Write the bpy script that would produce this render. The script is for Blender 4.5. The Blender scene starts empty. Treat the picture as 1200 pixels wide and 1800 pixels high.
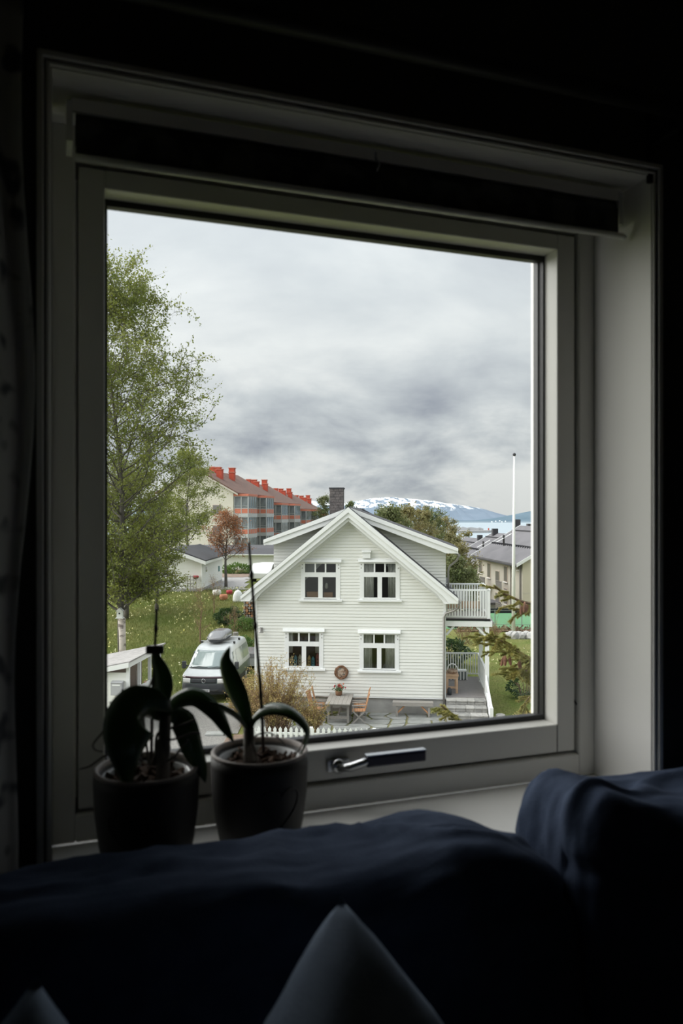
import bpy, bmesh, math, random
import numpy as np
from mathutils import Vector, Matrix, noise

# ---------------------------------------------------------------- camera, sky, sun, exposure
sc = bpy.context.scene
CZ = 7.6                       # camera height above the paving of the garden below
cam_d = bpy.data.cameras.new('camera')
cam = bpy.data.objects.new('camera', cam_d)
sc.collection.objects.link(cam)
cam.location = (0, 0, CZ)
cam.rotation_euler = (math.radians(90), 0, 0)
cam_d.sensor_fit = 'VERTICAL'
cam_d.sensor_height = 36.0
cam_d.sensor_width = 24.0
cam_d.lens = 28.0
cam_d.shift_y = 5 / 1800
cam_d.clip_start = 0.02
cam_d.clip_end = 40000
cam_d.dof.use_dof = True
cam_d.dof.focus_distance = 30
cam_d.dof.aperture_fstop = 7.0
sc.camera = cam
sc.view_settings.view_transform = 'Standard'
sc.view_settings.look = 'None'
sc.view_settings.exposure = 0.48
sc.view_settings.gamma = 1.0
sc.view_settings.use_curve_mapping = False
sc.cycles.max_bounces = 10
sc.cycles.diffuse_bounces = 4
sc.cycles.transparent_max_bounces = 24
sc.cycles.caustics_reflective = False
sc.cycles.caustics_refractive = False


SKY_OFF = (11.0, 8.8, 2.7)


def build_sky():
    w = bpy.data.worlds.new('overcast_sky')
    sc.world = w
    w.use_nodes = True
    nt = w.node_tree
    nt.nodes.clear()
    N = nt.nodes.new
    L = nt.links.new

    def math_n(op, a, b=None, clamp=False):
        n = N('ShaderNodeMath'); n.operation = op; n.use_clamp = clamp
        if op == 'MULTIPLY_ADD': n.inputs[2].default_value = 1.0
        for i, x in enumerate((a, b)):
            if x is None:
                continue
            if isinstance(x, (int, float)):
                n.inputs[i].default_value = x
            else:
                L(x, n.inputs[i])
        return n.outputs[0]
    tc = N('ShaderNodeTexCoord')
    sep = N('ShaderNodeSeparateXYZ'); L(tc.outputs['Generated'], sep.inputs[0])
    x, y, z = sep.outputs
    zc = math_n('MAXIMUM', z, 0.0)
    den = math_n('ADD', zc, 0.22)
    cx, cy = math_n('DIVIDE', x, den), math_n('DIVIDE', y, den)
    comb = N('ShaderNodeCombineXYZ'); L(cx, comb.inputs[0]); L(cy, comb.inputs[1])
    comb.inputs[2].default_value = 4.3

    def noise_n(vec, scale, detail, rough, dist=0.0):
        n = N('ShaderNodeTexNoise'); n.inputs['Scale'].default_value = scale
        n.inputs['Detail'].default_value = detail; n.inputs['Roughness'].default_value = rough
        n.inputs['Distortion'].default_value = dist
        L(vec, n.inputs['Vector']); return n.outputs['Fac']
    big = noise_n(comb.outputs[0], 1.3, 8, 0.54, 0.3)
    # heaped clouds low over the fjord: noise in direction space, flattened vertically
    comb2 = N('ShaderNodeCombineXYZ')
    L(x, comb2.inputs[0]); L(y, comb2.inputs[1]); L(math_n('MULTIPLY', z, 2.1), comb2.inputs[2])
    off = N('ShaderNodeVectorMath'); off.operation = 'ADD'; L(comb2.outputs[0], off.inputs[0]); off.inputs[1].default_value = SKY_OFF
    low = noise_n(off.outputs[0], 6.5, 9, 0.56, 0.2)
    # brightness over elevation of a layered overcast
    rmp = N('ShaderNodeValToRGB'); L(zc, rmp.inputs[0])
    cr = rmp.color_ramp
    cr.interpolation = 'B_SPLINE'
    st = [(0.0, 1.05), (.05, .98), (.078, .52), (.12, .24), (.165, .48), (.225, .72), (.38, .36), (1.0, .45)]
    cr.elements[0].position, cr.elements[1].position = st[0][0], st[-1][0]
    for p, v in st[1:-1]:
        cr.elements.new(p)
    for e, (p, v) in zip(cr.elements, st):
        e.position = p; e.color = (v, v, v, 1)
    b = rmp.outputs[0]
    near = math_n('SUBTRACT', 1.0, math_n('MULTIPLY', zc, 4.2), True)
    v1 = math_n('MULTIPLY', math_n('SUBTRACT', big, 0.5), 1.25)
    v2 = math_n('MULTIPLY', math_n('MULTIPLY', math_n('SUBTRACT', low, 0.5), 4.6), near)
    fac = math_n('ADD', math_n('ADD', b, v1), v2, True)
    ramp = N('ShaderNodeValToRGB'); L(fac, ramp.inputs[0])
    c2 = ramp.color_ramp
    c2.elements[0].position = 0.0; c2.elements[0].color = (.275, .298, .342, 1)
    c2.elements[1].position = 1.0; c2.elements[1].color = (.672, .682, .672, 1)
    e = c2.elements.new(.5); e.color = (.462, .488, .510, 1)
    e = c2.elements.new(.78); e.color = (.595, .612, .617, 1)
    # an overcast sky grows brighter towards the zenith: L = (1 + 2 sin h) / 3
    cie = math_n('DIVIDE', math_n('MULTIPLY_ADD', zc, 2.0), 1.30)
    bg = N('ShaderNodeBackground'); L(ramp.outputs[0], bg.inputs[0]); L(cie, bg.inputs[1])
    out = N('ShaderNodeOutputWorld'); L(bg.outputs[0], out.inputs[0])


build_sky()
sun_d = bpy.data.lights.new('sun_behind_cloud', 'SUN')
sun_d.energy = 5.6
sun_d.angle = math.radians(100)
sun_d.color = (1.0, .97, .93)
sun = bpy.data.objects.new('sun_behind_cloud', sun_d)
sc.collection.objects.link(sun)
sun.location = (-5, -20, 40)
# the bright part of the overcast lies to the left, about in the plane of the window wall
sun.rotation_euler = Vector((0.83, -0.15, -0.50)).to_track_quat('-Z', 'Y').to_euler()

# ---------------------------------------------------------------- helpers
COL = sc.collection
rng = random.Random(7)


def P(px, py, Y):
    """point at depth Y metres along the sight line of a measured photo position"""
    return Vector(((px - 600) / 1400 * Y, Y, CZ + (905 - py) / 1400 * Y))


class MB:
    def __init__(self):
        self.v, self.f = [], []

    def add(self, vs, fs):
        o = len(self.v)
        self.v += [tuple(p) for p in vs]
        self.f += [tuple(i + o for i in f) for f in fs]
        return self

    def box(self, x0, x1, y0, y1, z0, z1, M=None):
        vs = [(x, y, z) for z in (z0, z1) for y in (y0, y1) for x in (x0, x1)]
        if M is not None:
            vs = [M @ Vector(p) for p in vs]
        return self.add(vs, [(0, 2, 3, 1), (4, 5, 7, 6), (0, 1, 5, 4), (2, 6, 7, 3), (0, 4, 6, 2), (1, 3, 7, 5)])

    def prism(self, poly, d0, d1, axis='y'):
        """polygon in the plane across `axis`, extruded from d0 to d1"""
        n = len(poly)

        def pt(a, b, d):
            return {'y': (a, d, b), 'z': (a, b, d), 'x': (d, a, b)}[axis]
        vs = [pt(a, b, d0) for a, b in poly] + [pt(a, b, d1) for a, b in poly]
        fs = [tuple(range(n)), tuple(range(2 * n - 1, n - 1, -1))]
        fs += [(i, i + n, (i + 1) % n + n, (i + 1) % n) for i in range(n)]
        return self.add(vs, fs)

    def tube(self, pts, r, n=6, cap=True):
        pts = [Vector(p) for p in pts]
        rs = r if isinstance(r, (list, tuple)) else [r] * len(pts)
        vs, fs = [], []
        up = None
        for i, p in enumerate(pts):
            a = pts[max(i - 1, 0)]; b = pts[min(i + 1, len(pts) - 1)]
            t = (b - a)
            t = t.normalized() if t.length > 1e-9 else Vector((0, 0, 1))
            if up is None:
                up = Vector((0, 0, 1)) if abs(t.z) < .9 else Vector((1, 0, 0))
            s = t.cross(up).normalized(); u = s.cross(t).normalized(); up = u
            for k in range(n):
                an = 2 * math.pi * k / n
                vs.append(p + (s * math.cos(an) + u * math.sin(an)) * rs[i])
        for i in range(len(pts) - 1):
            for k in range(n):
                a, b = i * n + k, i * n + (k + 1) % n
                fs.append((a, b, b + n, a + n))
        if cap:
            fs.append(tuple(range(n - 1, -1, -1)))
            fs.append(tuple((len(pts) - 1) * n + k for k in range(n)))
        return self.add(vs, fs)

    def bar(self, a, b, w, h=None, up=(0, 0, 1)):
        """rectangular bar from a to b: width w across, h along up"""
        a, b = Vector(a), Vector(b); h = h or w
        t = (b - a).normalized(); up = Vector(up)
        if abs(t.dot(up)) > .97:
            up = Vector((0, 1, 0))
        s = t.cross(up).normalized(); u = s.cross(t).normalized()
        vs = [p + s * (i * w / 2) + u * (j * h / 2) for p in (a, b) for j in (-1, 1) for i in (-1, 1)]
        return self.add(vs, [(0, 2, 3, 1), (4, 5, 7, 6), (0, 1, 5, 4), (2, 6, 7, 3), (0, 4, 6, 2), (1, 3, 7, 5)])

    def lathe(self, prof, n=24, c=(0, 0, 0), cap=True):
        vs, fs = [], []
        for r, z in prof:
            for k in range(n):
                a = 2 * math.pi * k / n
                vs.append((c[0] + r * math.cos(a), c[1] + r * math.sin(a), c[2] + z))
        for i in range(len(prof) - 1):
            for k in range(n):
                a, b = i * n + k, i * n + (k + 1) % n
                fs.append((a, b, b + n, a + n))
        if cap:
            fs.append(tuple(range(n - 1, -1, -1)))
            fs.append(tuple((len(prof) - 1) * n + k for k in range(n)))
        return self.add(vs, fs)

    def ball(self, c, r, nu=10, nv=6, sc_=(1, 1, 1)):
        prof = [(max(1e-4, r * math.sin(math.pi * i / nv)) , -r * math.cos(math.pi * i / nv)) for i in range(nv + 1)]
        o = len(self.v)
        self.lathe(prof, nu, (0, 0, 0))
        for i in range(o, len(self.v)):
            x, y, z = self.v[i]
            self.v[i] = (c[0] + x * sc_[0], c[1] + y * sc_[1], c[2] + z * sc_[2])
        return self

    def mesh(self, name, m=None, smooth=False):
        me = bpy.data.meshes.new(name)
        me.from_pydata(self.v, [], self.f)
        me.validate()
        bm = bmesh.new(); bm.from_mesh(me)
        if len(bm.faces) < 60000:
            bmesh.ops.recalc_face_normals(bm, faces=bm.faces)
        bm.to_mesh(me); bm.free()
        if m:
            me.materials.append(m)
        if smooth:
            me.polygons.foreach_set('use_smooth', [True] * len(me.polygons))
        return me

    def build(self, name, m, parent=None, smooth=False, loc=None, bevel=0, solid=0):
        return link(name, self.mesh(name, m, smooth), parent, loc, bevel=bevel)


def link(name, me, parent=None, loc=None, rot=None, scale=None, bevel=0):
    o = bpy.data.objects.new(name, me)
    COL.objects.link(o)
    if parent:
        o.parent = parent
    if loc is not None:
        o.location = loc
    if rot is not None:
        o.rotation_euler = rot
    if scale is not None:
        o.scale = scale
    if bevel:
        b = o.modifiers.new('bevel', 'BEVEL'); b.width = bevel; b.segments = 2; b.limit_method = 'ANGLE'
    return o


def tag(o, label=None, cat=None, group=None, kind=None):
    if label: o['label'] = label
    if cat: o['category'] = cat
    if group: o['group'] = group
    if kind: o['kind'] = kind
    return o


def thing(name, label, cat, loc=(0, 0, 0), rz=0, group=None, kind=None):
    o = link(name, None, None, loc, (0, 0, rz))
    o.empty_display_size = .1
    return tag(o, label, cat, group, kind)


def cloud_mesh(name, verts, faces, m):
    """big soups of small faces, made straight from arrays"""
    me = bpy.data.meshes.new(name)
    k = faces.shape[1]
    me.vertices.add(len(verts)); me.vertices.foreach_set('co', np.ascontiguousarray(verts, dtype=np.float32).ravel())
    me.loops.add(faces.size); me.loops.foreach_set('vertex_index', np.ascontiguousarray(faces, dtype=np.int32).ravel())
    me.polygons.add(len(faces)); me.polygons.foreach_set('loop_start', np.arange(0, faces.size, k, dtype=np.int32))
    me.update(calc_edges=True)
    me.materials.append(m)
    return me


def leaf_cloud(name, pos, size, m, parent, seed=0, aspect=.62, dirs=None):
    """diamond leaves with random attitude at each position"""
    g = np.random.default_rng(seed)
    n = len(pos); pos = np.asarray(pos, dtype=float)
    a = g.normal(size=(n, 3)) if dirs is None else np.asarray(dirs) + g.normal(size=(n, 3)) * .35
    a /= np.linalg.norm(a, axis=1)[:, None]
    b = np.cross(a, g.normal(size=(n, 3))); b /= np.linalg.norm(b, axis=1)[:, None]
    s = size * g.uniform(.6, 1.25, n)[:, None]
    v = np.stack([pos, pos + a * s * .5 + b * s * aspect * .5, pos + a * s, pos + a * s * .5 - b * s * aspect * .5], 1).reshape(-1, 3)
    f = np.arange(4 * n).reshape(n, 4)
    return link(name, cloud_mesh(name, v, f, m), parent)


# ---------------------------------------------------------------- materials
def mat(name, col, rough=.7, col2=None, vs=6.0, bump=0.0, bs=60.0, metal=0.0, stretch=None, contrast=(.35, .65), spec=.5, coat=0, detail=4, trans=0.0):
    m = bpy.data.materials.new(name); m.use_nodes = True
    nt = m.node_tree; bs_ = nt.nodes['Principled BSDF']
    bs_.inputs['Base Color'].default_value = (*col, 1)
    bs_.inputs['Roughness'].default_value = rough
    bs_.inputs['Metallic'].default_value = metal
    bs_.inputs['Specular IOR Level'].default_value = spec
    if coat: bs_.inputs['Coat Weight'].default_value = coat
    N, L = nt.nodes.new, nt.links.new
    tc = N('ShaderNodeTexCoord'); mp = N('ShaderNodeMapping')
    L(tc.outputs['Object'], mp.inputs[0])
    if stretch: mp.inputs['Scale'].default_value = stretch
    if col2 is not None:
        n = N('ShaderNodeTexNoise'); n.inputs['Scale'].default_value = vs; n.inputs['Detail'].default_value = detail
        L(mp.outputs[0], n.inputs['Vector'])
        r = N('ShaderNodeValToRGB'); L(n.outputs['Fac'], r.inputs[0])
        r.color_ramp.elements[0].position, r.color_ramp.elements[1].position = contrast
        r.color_ramp.elements[0].color = (*col, 1); r.color_ramp.elements[1].color = (*col2, 1)
        L(r.outputs[0], bs_.inputs['Base Color'])
    if bump:
        n2 = N('ShaderNodeTexNoise'); n2.inputs['Scale'].default_value = bs; n2.inputs['Detail'].default_value = 5
        L(mp.outputs[0], n2.inputs['Vector'])
        bp = N('ShaderNodeBump'); bp.inputs['Strength'].default_value = bump; bp.inputs['Distance'].default_value = .02
        L(n2.outputs['Fac'], bp.inputs['Height']); L(bp.outputs[0], bs_.inputs['Normal'])
    if trans:
        t = N('ShaderNodeBsdfTranslucent'); mx = N('ShaderNodeMixShader'); mx.inputs[0].default_value = trans
        if col2 is not None:
            L(r.outputs[0], t.inputs[0])
        else:
            t.inputs[0].default_value = (*col, 1)
        out = nt.nodes['Material Output']
        L(bs_.outputs[0], mx.inputs[1]); L(t.outputs[0], mx.inputs[2]); L(mx.outputs[0], out.inputs[0])
    return m


def glass_mat(name, tint=(.95, .97, .96), ior=1.5, refl=1.0, rough=0.0):
    """thin clear pane: lets light straight through and mirrors by Fresnel"""
    m = bpy.data.materials.new(name); m.use_nodes = True
    nt = m.node_tree; nt.nodes.clear(); N, L = nt.nodes.new, nt.links.new
    t = N('ShaderNodeBsdfTransparent'); t.inputs[0].default_value = (*tint, 1)
    g = N('ShaderNodeBsdfGlossy'); g.inputs['Roughness'].default_value = rough
    fr = N('ShaderNodeFresnel'); fr.inputs[0].default_value = ior
    ml = N('ShaderNodeMath'); ml.operation = 'MULTIPLY'; ml.inputs[1].default_value = refl; ml.use_clamp = True
    L(fr.outputs[0], ml.inputs[0])
    mx = N('ShaderNodeMixShader'); L(ml.outputs[0], mx.inputs[0]); L(t.outputs[0], mx.inputs[1]); L(g.outputs[0], mx.inputs[2])
    o = N('ShaderNodeOutputMaterial'); L(mx.outputs[0], o.inputs[0])
    return m


M = {}
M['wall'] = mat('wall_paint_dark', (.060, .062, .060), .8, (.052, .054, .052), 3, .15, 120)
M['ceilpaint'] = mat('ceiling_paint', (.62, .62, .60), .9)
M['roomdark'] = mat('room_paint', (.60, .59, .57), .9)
M['floorwood'] = mat('floor_wood', (.36, .26, .18), .5, (.30, .21, .14), 8, stretch=(1, 12, 1))
M['winwhite'] = mat('window_paint', (.84, .83, .79), .42, (.80, .79, .75), 4)
M['reveal'] = mat('reveal_paint', (.86, .85, .82), .6, (.83, .82, .79), 5)
M['gasket'] = mat('black_rubber', (.008, .008, .010), .5)
M['glass'] = glass_mat('window_glass', (.975, .985, .98), 1.45, .6)
M['pane'] = glass_mat('house_glass', (.90, .92, .91), 1.5, 1.0)
M['chrome'] = mat('handle_metal', (.55, .56, .58), .22, metal=1)
M['gripdark'] = mat('handle_grip', (.02, .02, .04), .35)
M['blind'] = mat('blind_fabric', (.030, .032, .032), .9, (.072, .074, .070), 22, contrast=(.47, .56), detail=1.5)
M['blindrail'] = mat('blind_rail', (.78, .78, .76), .35)
M['black'] = mat('black_metal', (.008, .008, .008), .55)
M['curtain'] = mat('curtain_sheer', (.62, .62, .62), .9, (.14, .15, .17), 26, contrast=(.58, .68), trans=.3, detail=1)
M['navy'] = mat('navy_fabric', (.052, .072, .120), .92, (.038, .054, .095), 30, .10, 260, spec=.15)
M['bluegrey'] = mat('blue_grey_fabric', (.30, .365, .47), .92, (.26, .32, .42), 30, .10, 300, spec=.15)
M['pot'] = mat('pot_ceramic', (.040, .036, .034), .6, (.033, .030, .028), 20)
M['potrim'] = mat('pot_rim', (.30, .255, .23), .55, (.24, .2, .18), 30)
M['heart'] = mat('pot_heart_groove', (.034, .031, .029), .45)
M['plastic'] = mat('clear_plastic_liner', (.55, .56, .57), .25)
M['bark'] = mat('orchid_bark', (.085, .045, .025), .9, (.035, .02, .012), 40)
M['orchid'] = mat('orchid_leaf', (.05, .115, .03), .30, (.03, .075, .022), 14, coat=.5, trans=.30)
M['root'] = mat('orchid_root', (.075, .06, .05), .7, (.16, .15, .13), 18)
M['spike'] = mat('orchid_spike', (.030, .018, .016), .5)

M['siding'] = mat('white_siding', (.775, .775, .735), .6, (.73, .735, .69), 1.6, .05, 30, stretch=(1, 1, 4))
M['trim'] = mat('white_trim', (.81, .82, .81), .5, (.78, .79, .78), 3)
M['inside'] = mat('house_inside', (.030, .026, .025), .9)
M['lace'] = mat('window_curtain', (.80, .78, .73), .9, (.52, .50, .46), 9, stretch=(6, 1, .6))
M['roofdark'] = mat('dark_roofing', (.048, .048, .054), .8, (.036, .036, .042), 3, .2, 40)
M['rooftile'] = mat('brown_roof_tile', (.155, .085, .064), .85, (.11, .064, .05), 1.2, .3, 9)
M['concrete'] = mat('concrete_plinth', (.42, .41, .39), .9, (.33, .325, .31), 2.2, .25, 25)
M['flag'] = mat('flagstone', (.315, .32, .305), .85, (.25, .258, .242), 3.5, .2, 22)
M['block'] = mat('stone_block', (.37, .36, .335), .9, (.24, .236, .225), 5, .3, 25)
M['mortar'] = mat('pale_mortar', (.46, .445, .415), .95, (.38, .37, .345), 6, .2, 40)
M['chimney'] = mat('chimney_stone', (.165, .145, .14), .9, (.105, .095, .095), 6, .4, 14)
M['pipe'] = mat('zinc_pipe', (.34, .325, .31), .45, (.29, .28, .265), 8, metal=.4)
M['oldwood'] = mat('weathered_wood', (.36, .335, .305), .85, (.27, .25, .225), 7, .2, 30, stretch=(8, 1, 8))
M['deckwood'] = mat('deck_wood', (.27, .25, .245), .85, (.21, .195, .19), 6, .2, 20, stretch=(1, 9, 1))
M['teak'] = mat('teak_wood', (.56, .295, .15), .6, (.47, .24, .12), 8, stretch=(1, 1, 5))
M['pine'] = mat('pine_wood', (.58, .39, .26), .65, (.5, .33, .21), 6)
M['wicker'] = mat('wreath_twig', (.25, .135, .075), .9, (.14, .075, .045), 25)
M['wreathpale'] = mat('wreath_pale', (.50, .42, .34), .9, (.28, .17, .11), 14)
M['redflower'] = mat('red_petals', (.42, .035, .05), .6)
M['yellowflower'] = mat('yellow_petals', (.80, .74, .25), .7, (.85, .82, .55), 2)
M['leafgreen'] = mat('pot_plant_leaf', (.06, .12, .035), .6)
M['terracotta'] = mat('terracotta', (.45, .18, .10), .8)

M['grass'] = None
M['gravel'] = mat('driveway_gravel', (.27, .26, .24), .95, (.165, .158, .148), 22, .5, 60, contrast=(.3, .7), detail=8)
M['soil'] = mat('bare_soil', (.23, .165, .12), .95, (.16, .11, .08), 4, .4, 15)
M['pathgrey'] = mat('asphalt_path', (.34, .33, .325), .95, (.29, .28, .275), 3)
M['blade'] = mat('grass_blade', (.165, .205, .052), .7, (.26, .27, .095), .35, trans=.25)
M['birchleaf'] = mat('birch_leaf', (.255, .275, .060), .6, (.155, .195, .042), .7, trans=.40)
M['birchbark'] = mat('birch_bark', (.135, .12, .105), .9, (.085, .078, .07), 3)
M['birchwhite'] = mat('birch_white_bark', (.62, .55, .50), .85, (.20, .165, .15), 3.5, contrast=(.5, .62), stretch=(1, 1, 2.2))
M['bushleaf'] = mat('garden_bush_leaf', (.085, .165, .035), .6, (.14, .21, .05), 2.5, trans=.3)
M['darkleaf'] = mat('dark_green_leaf', (.035, .075, .028), .55, (.07, .115, .035), 2, trans=.2)
M['brownleaf'] = mat('copper_leaf', (.37, .155, .065), .7, (.26, .12, .055), 1.5, trans=.35)
M['budleaf'] = mat('shrub_bud_leaf', (.46, .40, .15), .7, (.42, .29, .12), 2.5, trans=.35)
M['twig'] = mat('shrub_twig', (.27, .175, .105), .9, (.19, .125, .08), 4)
M['hillleaf'] = mat('hill_tree_leaf', (.30, .25, .11), .7, (.20, .20, .08), .5, trans=.3)  # brownish spring foliage, the leaves' own colour
M['greenfar'] = mat('far_tree_leaf', (.125, .165, .06), .7, (.18, .19, .08), .6, trans=.3)
M['needle'] = mat('spruce_needle', (.19, .195, .05), .6, (.33, .29, .085), 6, trans=.2)
M['sprucebark'] = mat('spruce_bark', (.13, .085, .055), .95)
M['cone'] = mat('spruce_cone', (.30, .145, .085), .8, (.19, .09, .055), 30)

M['vansilver'] = mat('van_silver', (.52, .545, .555), .32, (.49, .515, .525), 2, coat=.4)
M['vangreen'] = mat('van_green', (.10, .135, .135), .35, metal=.3, coat=.4)
M['vanblack'] = mat('van_black_plastic', (.035, .038, .042), .6)
M['vanglass'] = mat('van_glass', (.20, .25, .25), .07, spec=.9, coat=.6)
M['vanside'] = mat('van_side_glass', (.30, .34, .32), .1, spec=.8, coat=.5)
M['lamp'] = mat('headlight', (.72, .71, .68), .15, coat=.6)
M['tyre'] = mat('tyre_rubber', (.02, .02, .02), .9)
M['platewhite'] = mat('plate_white', (.72, .72, .72), .5)
M['ink'] = mat('plate_ink', (.03, .03, .03), .6)
M['boxgrey'] = mat('roof_box_grey', (.19, .19, .20), .22, coat=.4)
M['trailer'] = mat('trailer_metal', (.47, .48, .49), .45, metal=.4)
M['mailbox'] = mat('mailbox_grey', (.38, .385, .395), .5)
M['shedroof'] = mat('old_felt_roof', (.34, .325, .315), .95, (.24, .23, .225), 4, .3, 18)
M['brownwall'] = mat('shed_inside_board', (.21, .165, .14), .9)

M['render'] = mat('cream_render', (.68, .645, .565), .9, (.64, .605, .53), .5, .05, 10)
M['redpanel'] = mat('red_balcony_panel', (.60, .195, .125), .6, (.54, .17, .11), 1.3)
M['redbrick'] = mat('red_chimney', (.53, .085, .045), .8, (.44, .07, .04), 2)
M['alu'] = mat('balcony_frame', (.47, .48, .49), .5)
M['baypane'] = mat('balcony_pane', (.17, .19, .20), .08, (.07, .08, .085), .55, spec=.9, contrast=(.42, .58), detail=2)
M['beige'] = mat('beige_render', (.56, .52, .455), .9, (.515, .475, .415), .45)
M['beigelight'] = mat('beige_gable', (.64, .58, .46), .9, (.6, .54, .425), .4)
M['slate'] = mat('slate_roof', (.125, .12, .13), .8, (.095, .092, .10), .6, .3, 5)
M['darkpane'] = mat('dark_window', (.19, .175, .17), .1, spec=.8)
M['flatframe'] = mat('flat_window_frame', (.58, .49, .42), .7)
M['railgrey'] = mat('balcony_grille', (.27, .25, .24), .7)
M['court'] = mat('green_court', (.085, .215, .10), .9, (.07, .19, .085), .3)
M['fencewire'] = mat('fence_steel', (.20, .23, .21), .6)
M['rockpale'] = mat('pale_rock', (.42, .41, .39), .9, (.25, .245, .235), 1.2, .4, 6)
M['bedbrown'] = mat('hedge_brown', (.20, .12, .08), .95, (.12, .09, .05), 3)
M['polewhite'] = mat('white_pole', (.82, .82, .80), .4)
M['sea'] = mat('fjord_water', (.36, .43, .475), .3, (.31, .385, .435), .004, spec=.4, stretch=(1, 6, 1))
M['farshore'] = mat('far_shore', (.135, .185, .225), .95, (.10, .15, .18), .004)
M['quay'] = mat('quay_stone', (.42, .40, .385), .9)


def grass_mat():
    m = bpy.data.materials.new('lawn_grass'); m.use_nodes = True
    nt = m.node_tree; b = nt.nodes['Principled BSDF']; b.inputs['Roughness'].default_value = .95
    b.inputs['Specular IOR Level'].default_value = .1
    N, L = nt.nodes.new, nt.links.new
    tc = N('ShaderNodeTexCoord')

    def layer(scale, c0, c1, a, bb, detail=5):
        n = N('ShaderNodeTexNoise'); n.inputs['Scale'].default_value = scale; n.inputs['Detail'].default_value = detail
        L(tc.outputs['Object'], n.inputs['Vector'])
        r = N('ShaderNodeValToRGB'); L(n.outputs['Fac'], r.inputs[0])
        r.color_ramp.elements[0].position, r.color_ramp.elements[1].position = a, bb
        r.color_ramp.elements[0].color = (*c0, 1); r.color_ramp.elements[1].color = (*c1, 1)
        return r.outputs[0]
    base = layer(.45, (.118, .155, .038), (.190, .185, .072), .4, .68)
    fine = layer(9, (.62, .62, .55), (1.25, 1.2, 1.15), .3, .7, 8)
    mx = N('ShaderNodeMix'); mx.data_type = 'RGBA'; mx.blend_type = 'MULTIPLY'; mx.inputs[0].default_value = 1
    L(base, mx.inputs[6]); L(fine, mx.inputs[7]); L(mx.outputs[2], b.inputs['Base Color'])
    n2 = N('ShaderNodeTexNoise'); n2.inputs['Scale'].default_value = 14; n2.inputs['Detail'].default_value = 6
    L(tc.outputs['Object'], n2.inputs['Vector'])
    bp = N('ShaderNodeBump'); bp.inputs['Strength'].default_value = .6; bp.inputs['Distance'].default_value = .08
    L(n2.outputs['Fac'], bp.inputs['Height']); L(bp.outputs[0], b.inputs['Normal'])
    return m


M['grass'] = grass_mat()


def sm(a, b, x):
    t = min(1, max(0, (x - a) / (b - a)))
    return t * t * (3 - 2 * t)


def hgt(X, Y):
    L_ = 1 - sm(-5.5, 2.5, X)
    R_ = sm(-2, 10, X)
    h = 2.2 * sm(33, 58, Y) * L_
    d = 0.07 * max(0, min(Y, 64) - 48) + .12 * max(0, Y - 64)
    h -= d * R_
    h += .15 * sm(28.5, 31.0, Y) * L_
    h -= .2 * max(0, Y - 178) * (1 - R_)
    h += .05 * noise.noise((X * .3, Y * .3, 0)) * sm(33, 40, Y)
    return max(h, -46)


# ---------------------------------------------------------------- ground, sea, mountains
def grid_patch(name, xs, ys, zf, m, kind='structure', smooth=True):
    nx, ny = len(xs), len(ys)
    v = [(x, y, zf(x, y)) for y in ys for x in xs]
    f = [(j * nx + i, j * nx + i + 1, (j + 1) * nx + i + 1, (j + 1) * nx + i) for j in range(ny - 1) for i in range(nx - 1)]
    mb = MB(); mb.add(v, f)
    o = mb.build(name, m, smooth=smooth)
    return tag(o, kind=kind)


xs = sorted(set([-900, -600, -400, -300, -220, -160, -120, -90] + list(np.arange(-70, 71, 1.0)) + [90, 120, 160, 220, 300, 400, 500]))
ys = sorted(set(list(np.arange(1.3, 80, 1.0)) + list(np.arange(80, 200, 4.0)) + list(np.arange(200, 460, 20))))
ground = grid_patch('ground', [float(x) for x in xs], [float(y) for y in ys], hgt, M['grass'])
tag(ground, 'sloping green garden lawn around the houses', 'lawn')

SEA = CZ - 45.0
mb = MB(); mb.add([(-6000, 200, SEA), (9000, 200, SEA), (9000, 12000, SEA), (-6000, 12000, SEA)], [(0, 1, 2, 3)])
tag(mb.build('sea', M['sea']), 'calm grey blue fjord water behind the houses', 'water', kind='structure')


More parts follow.
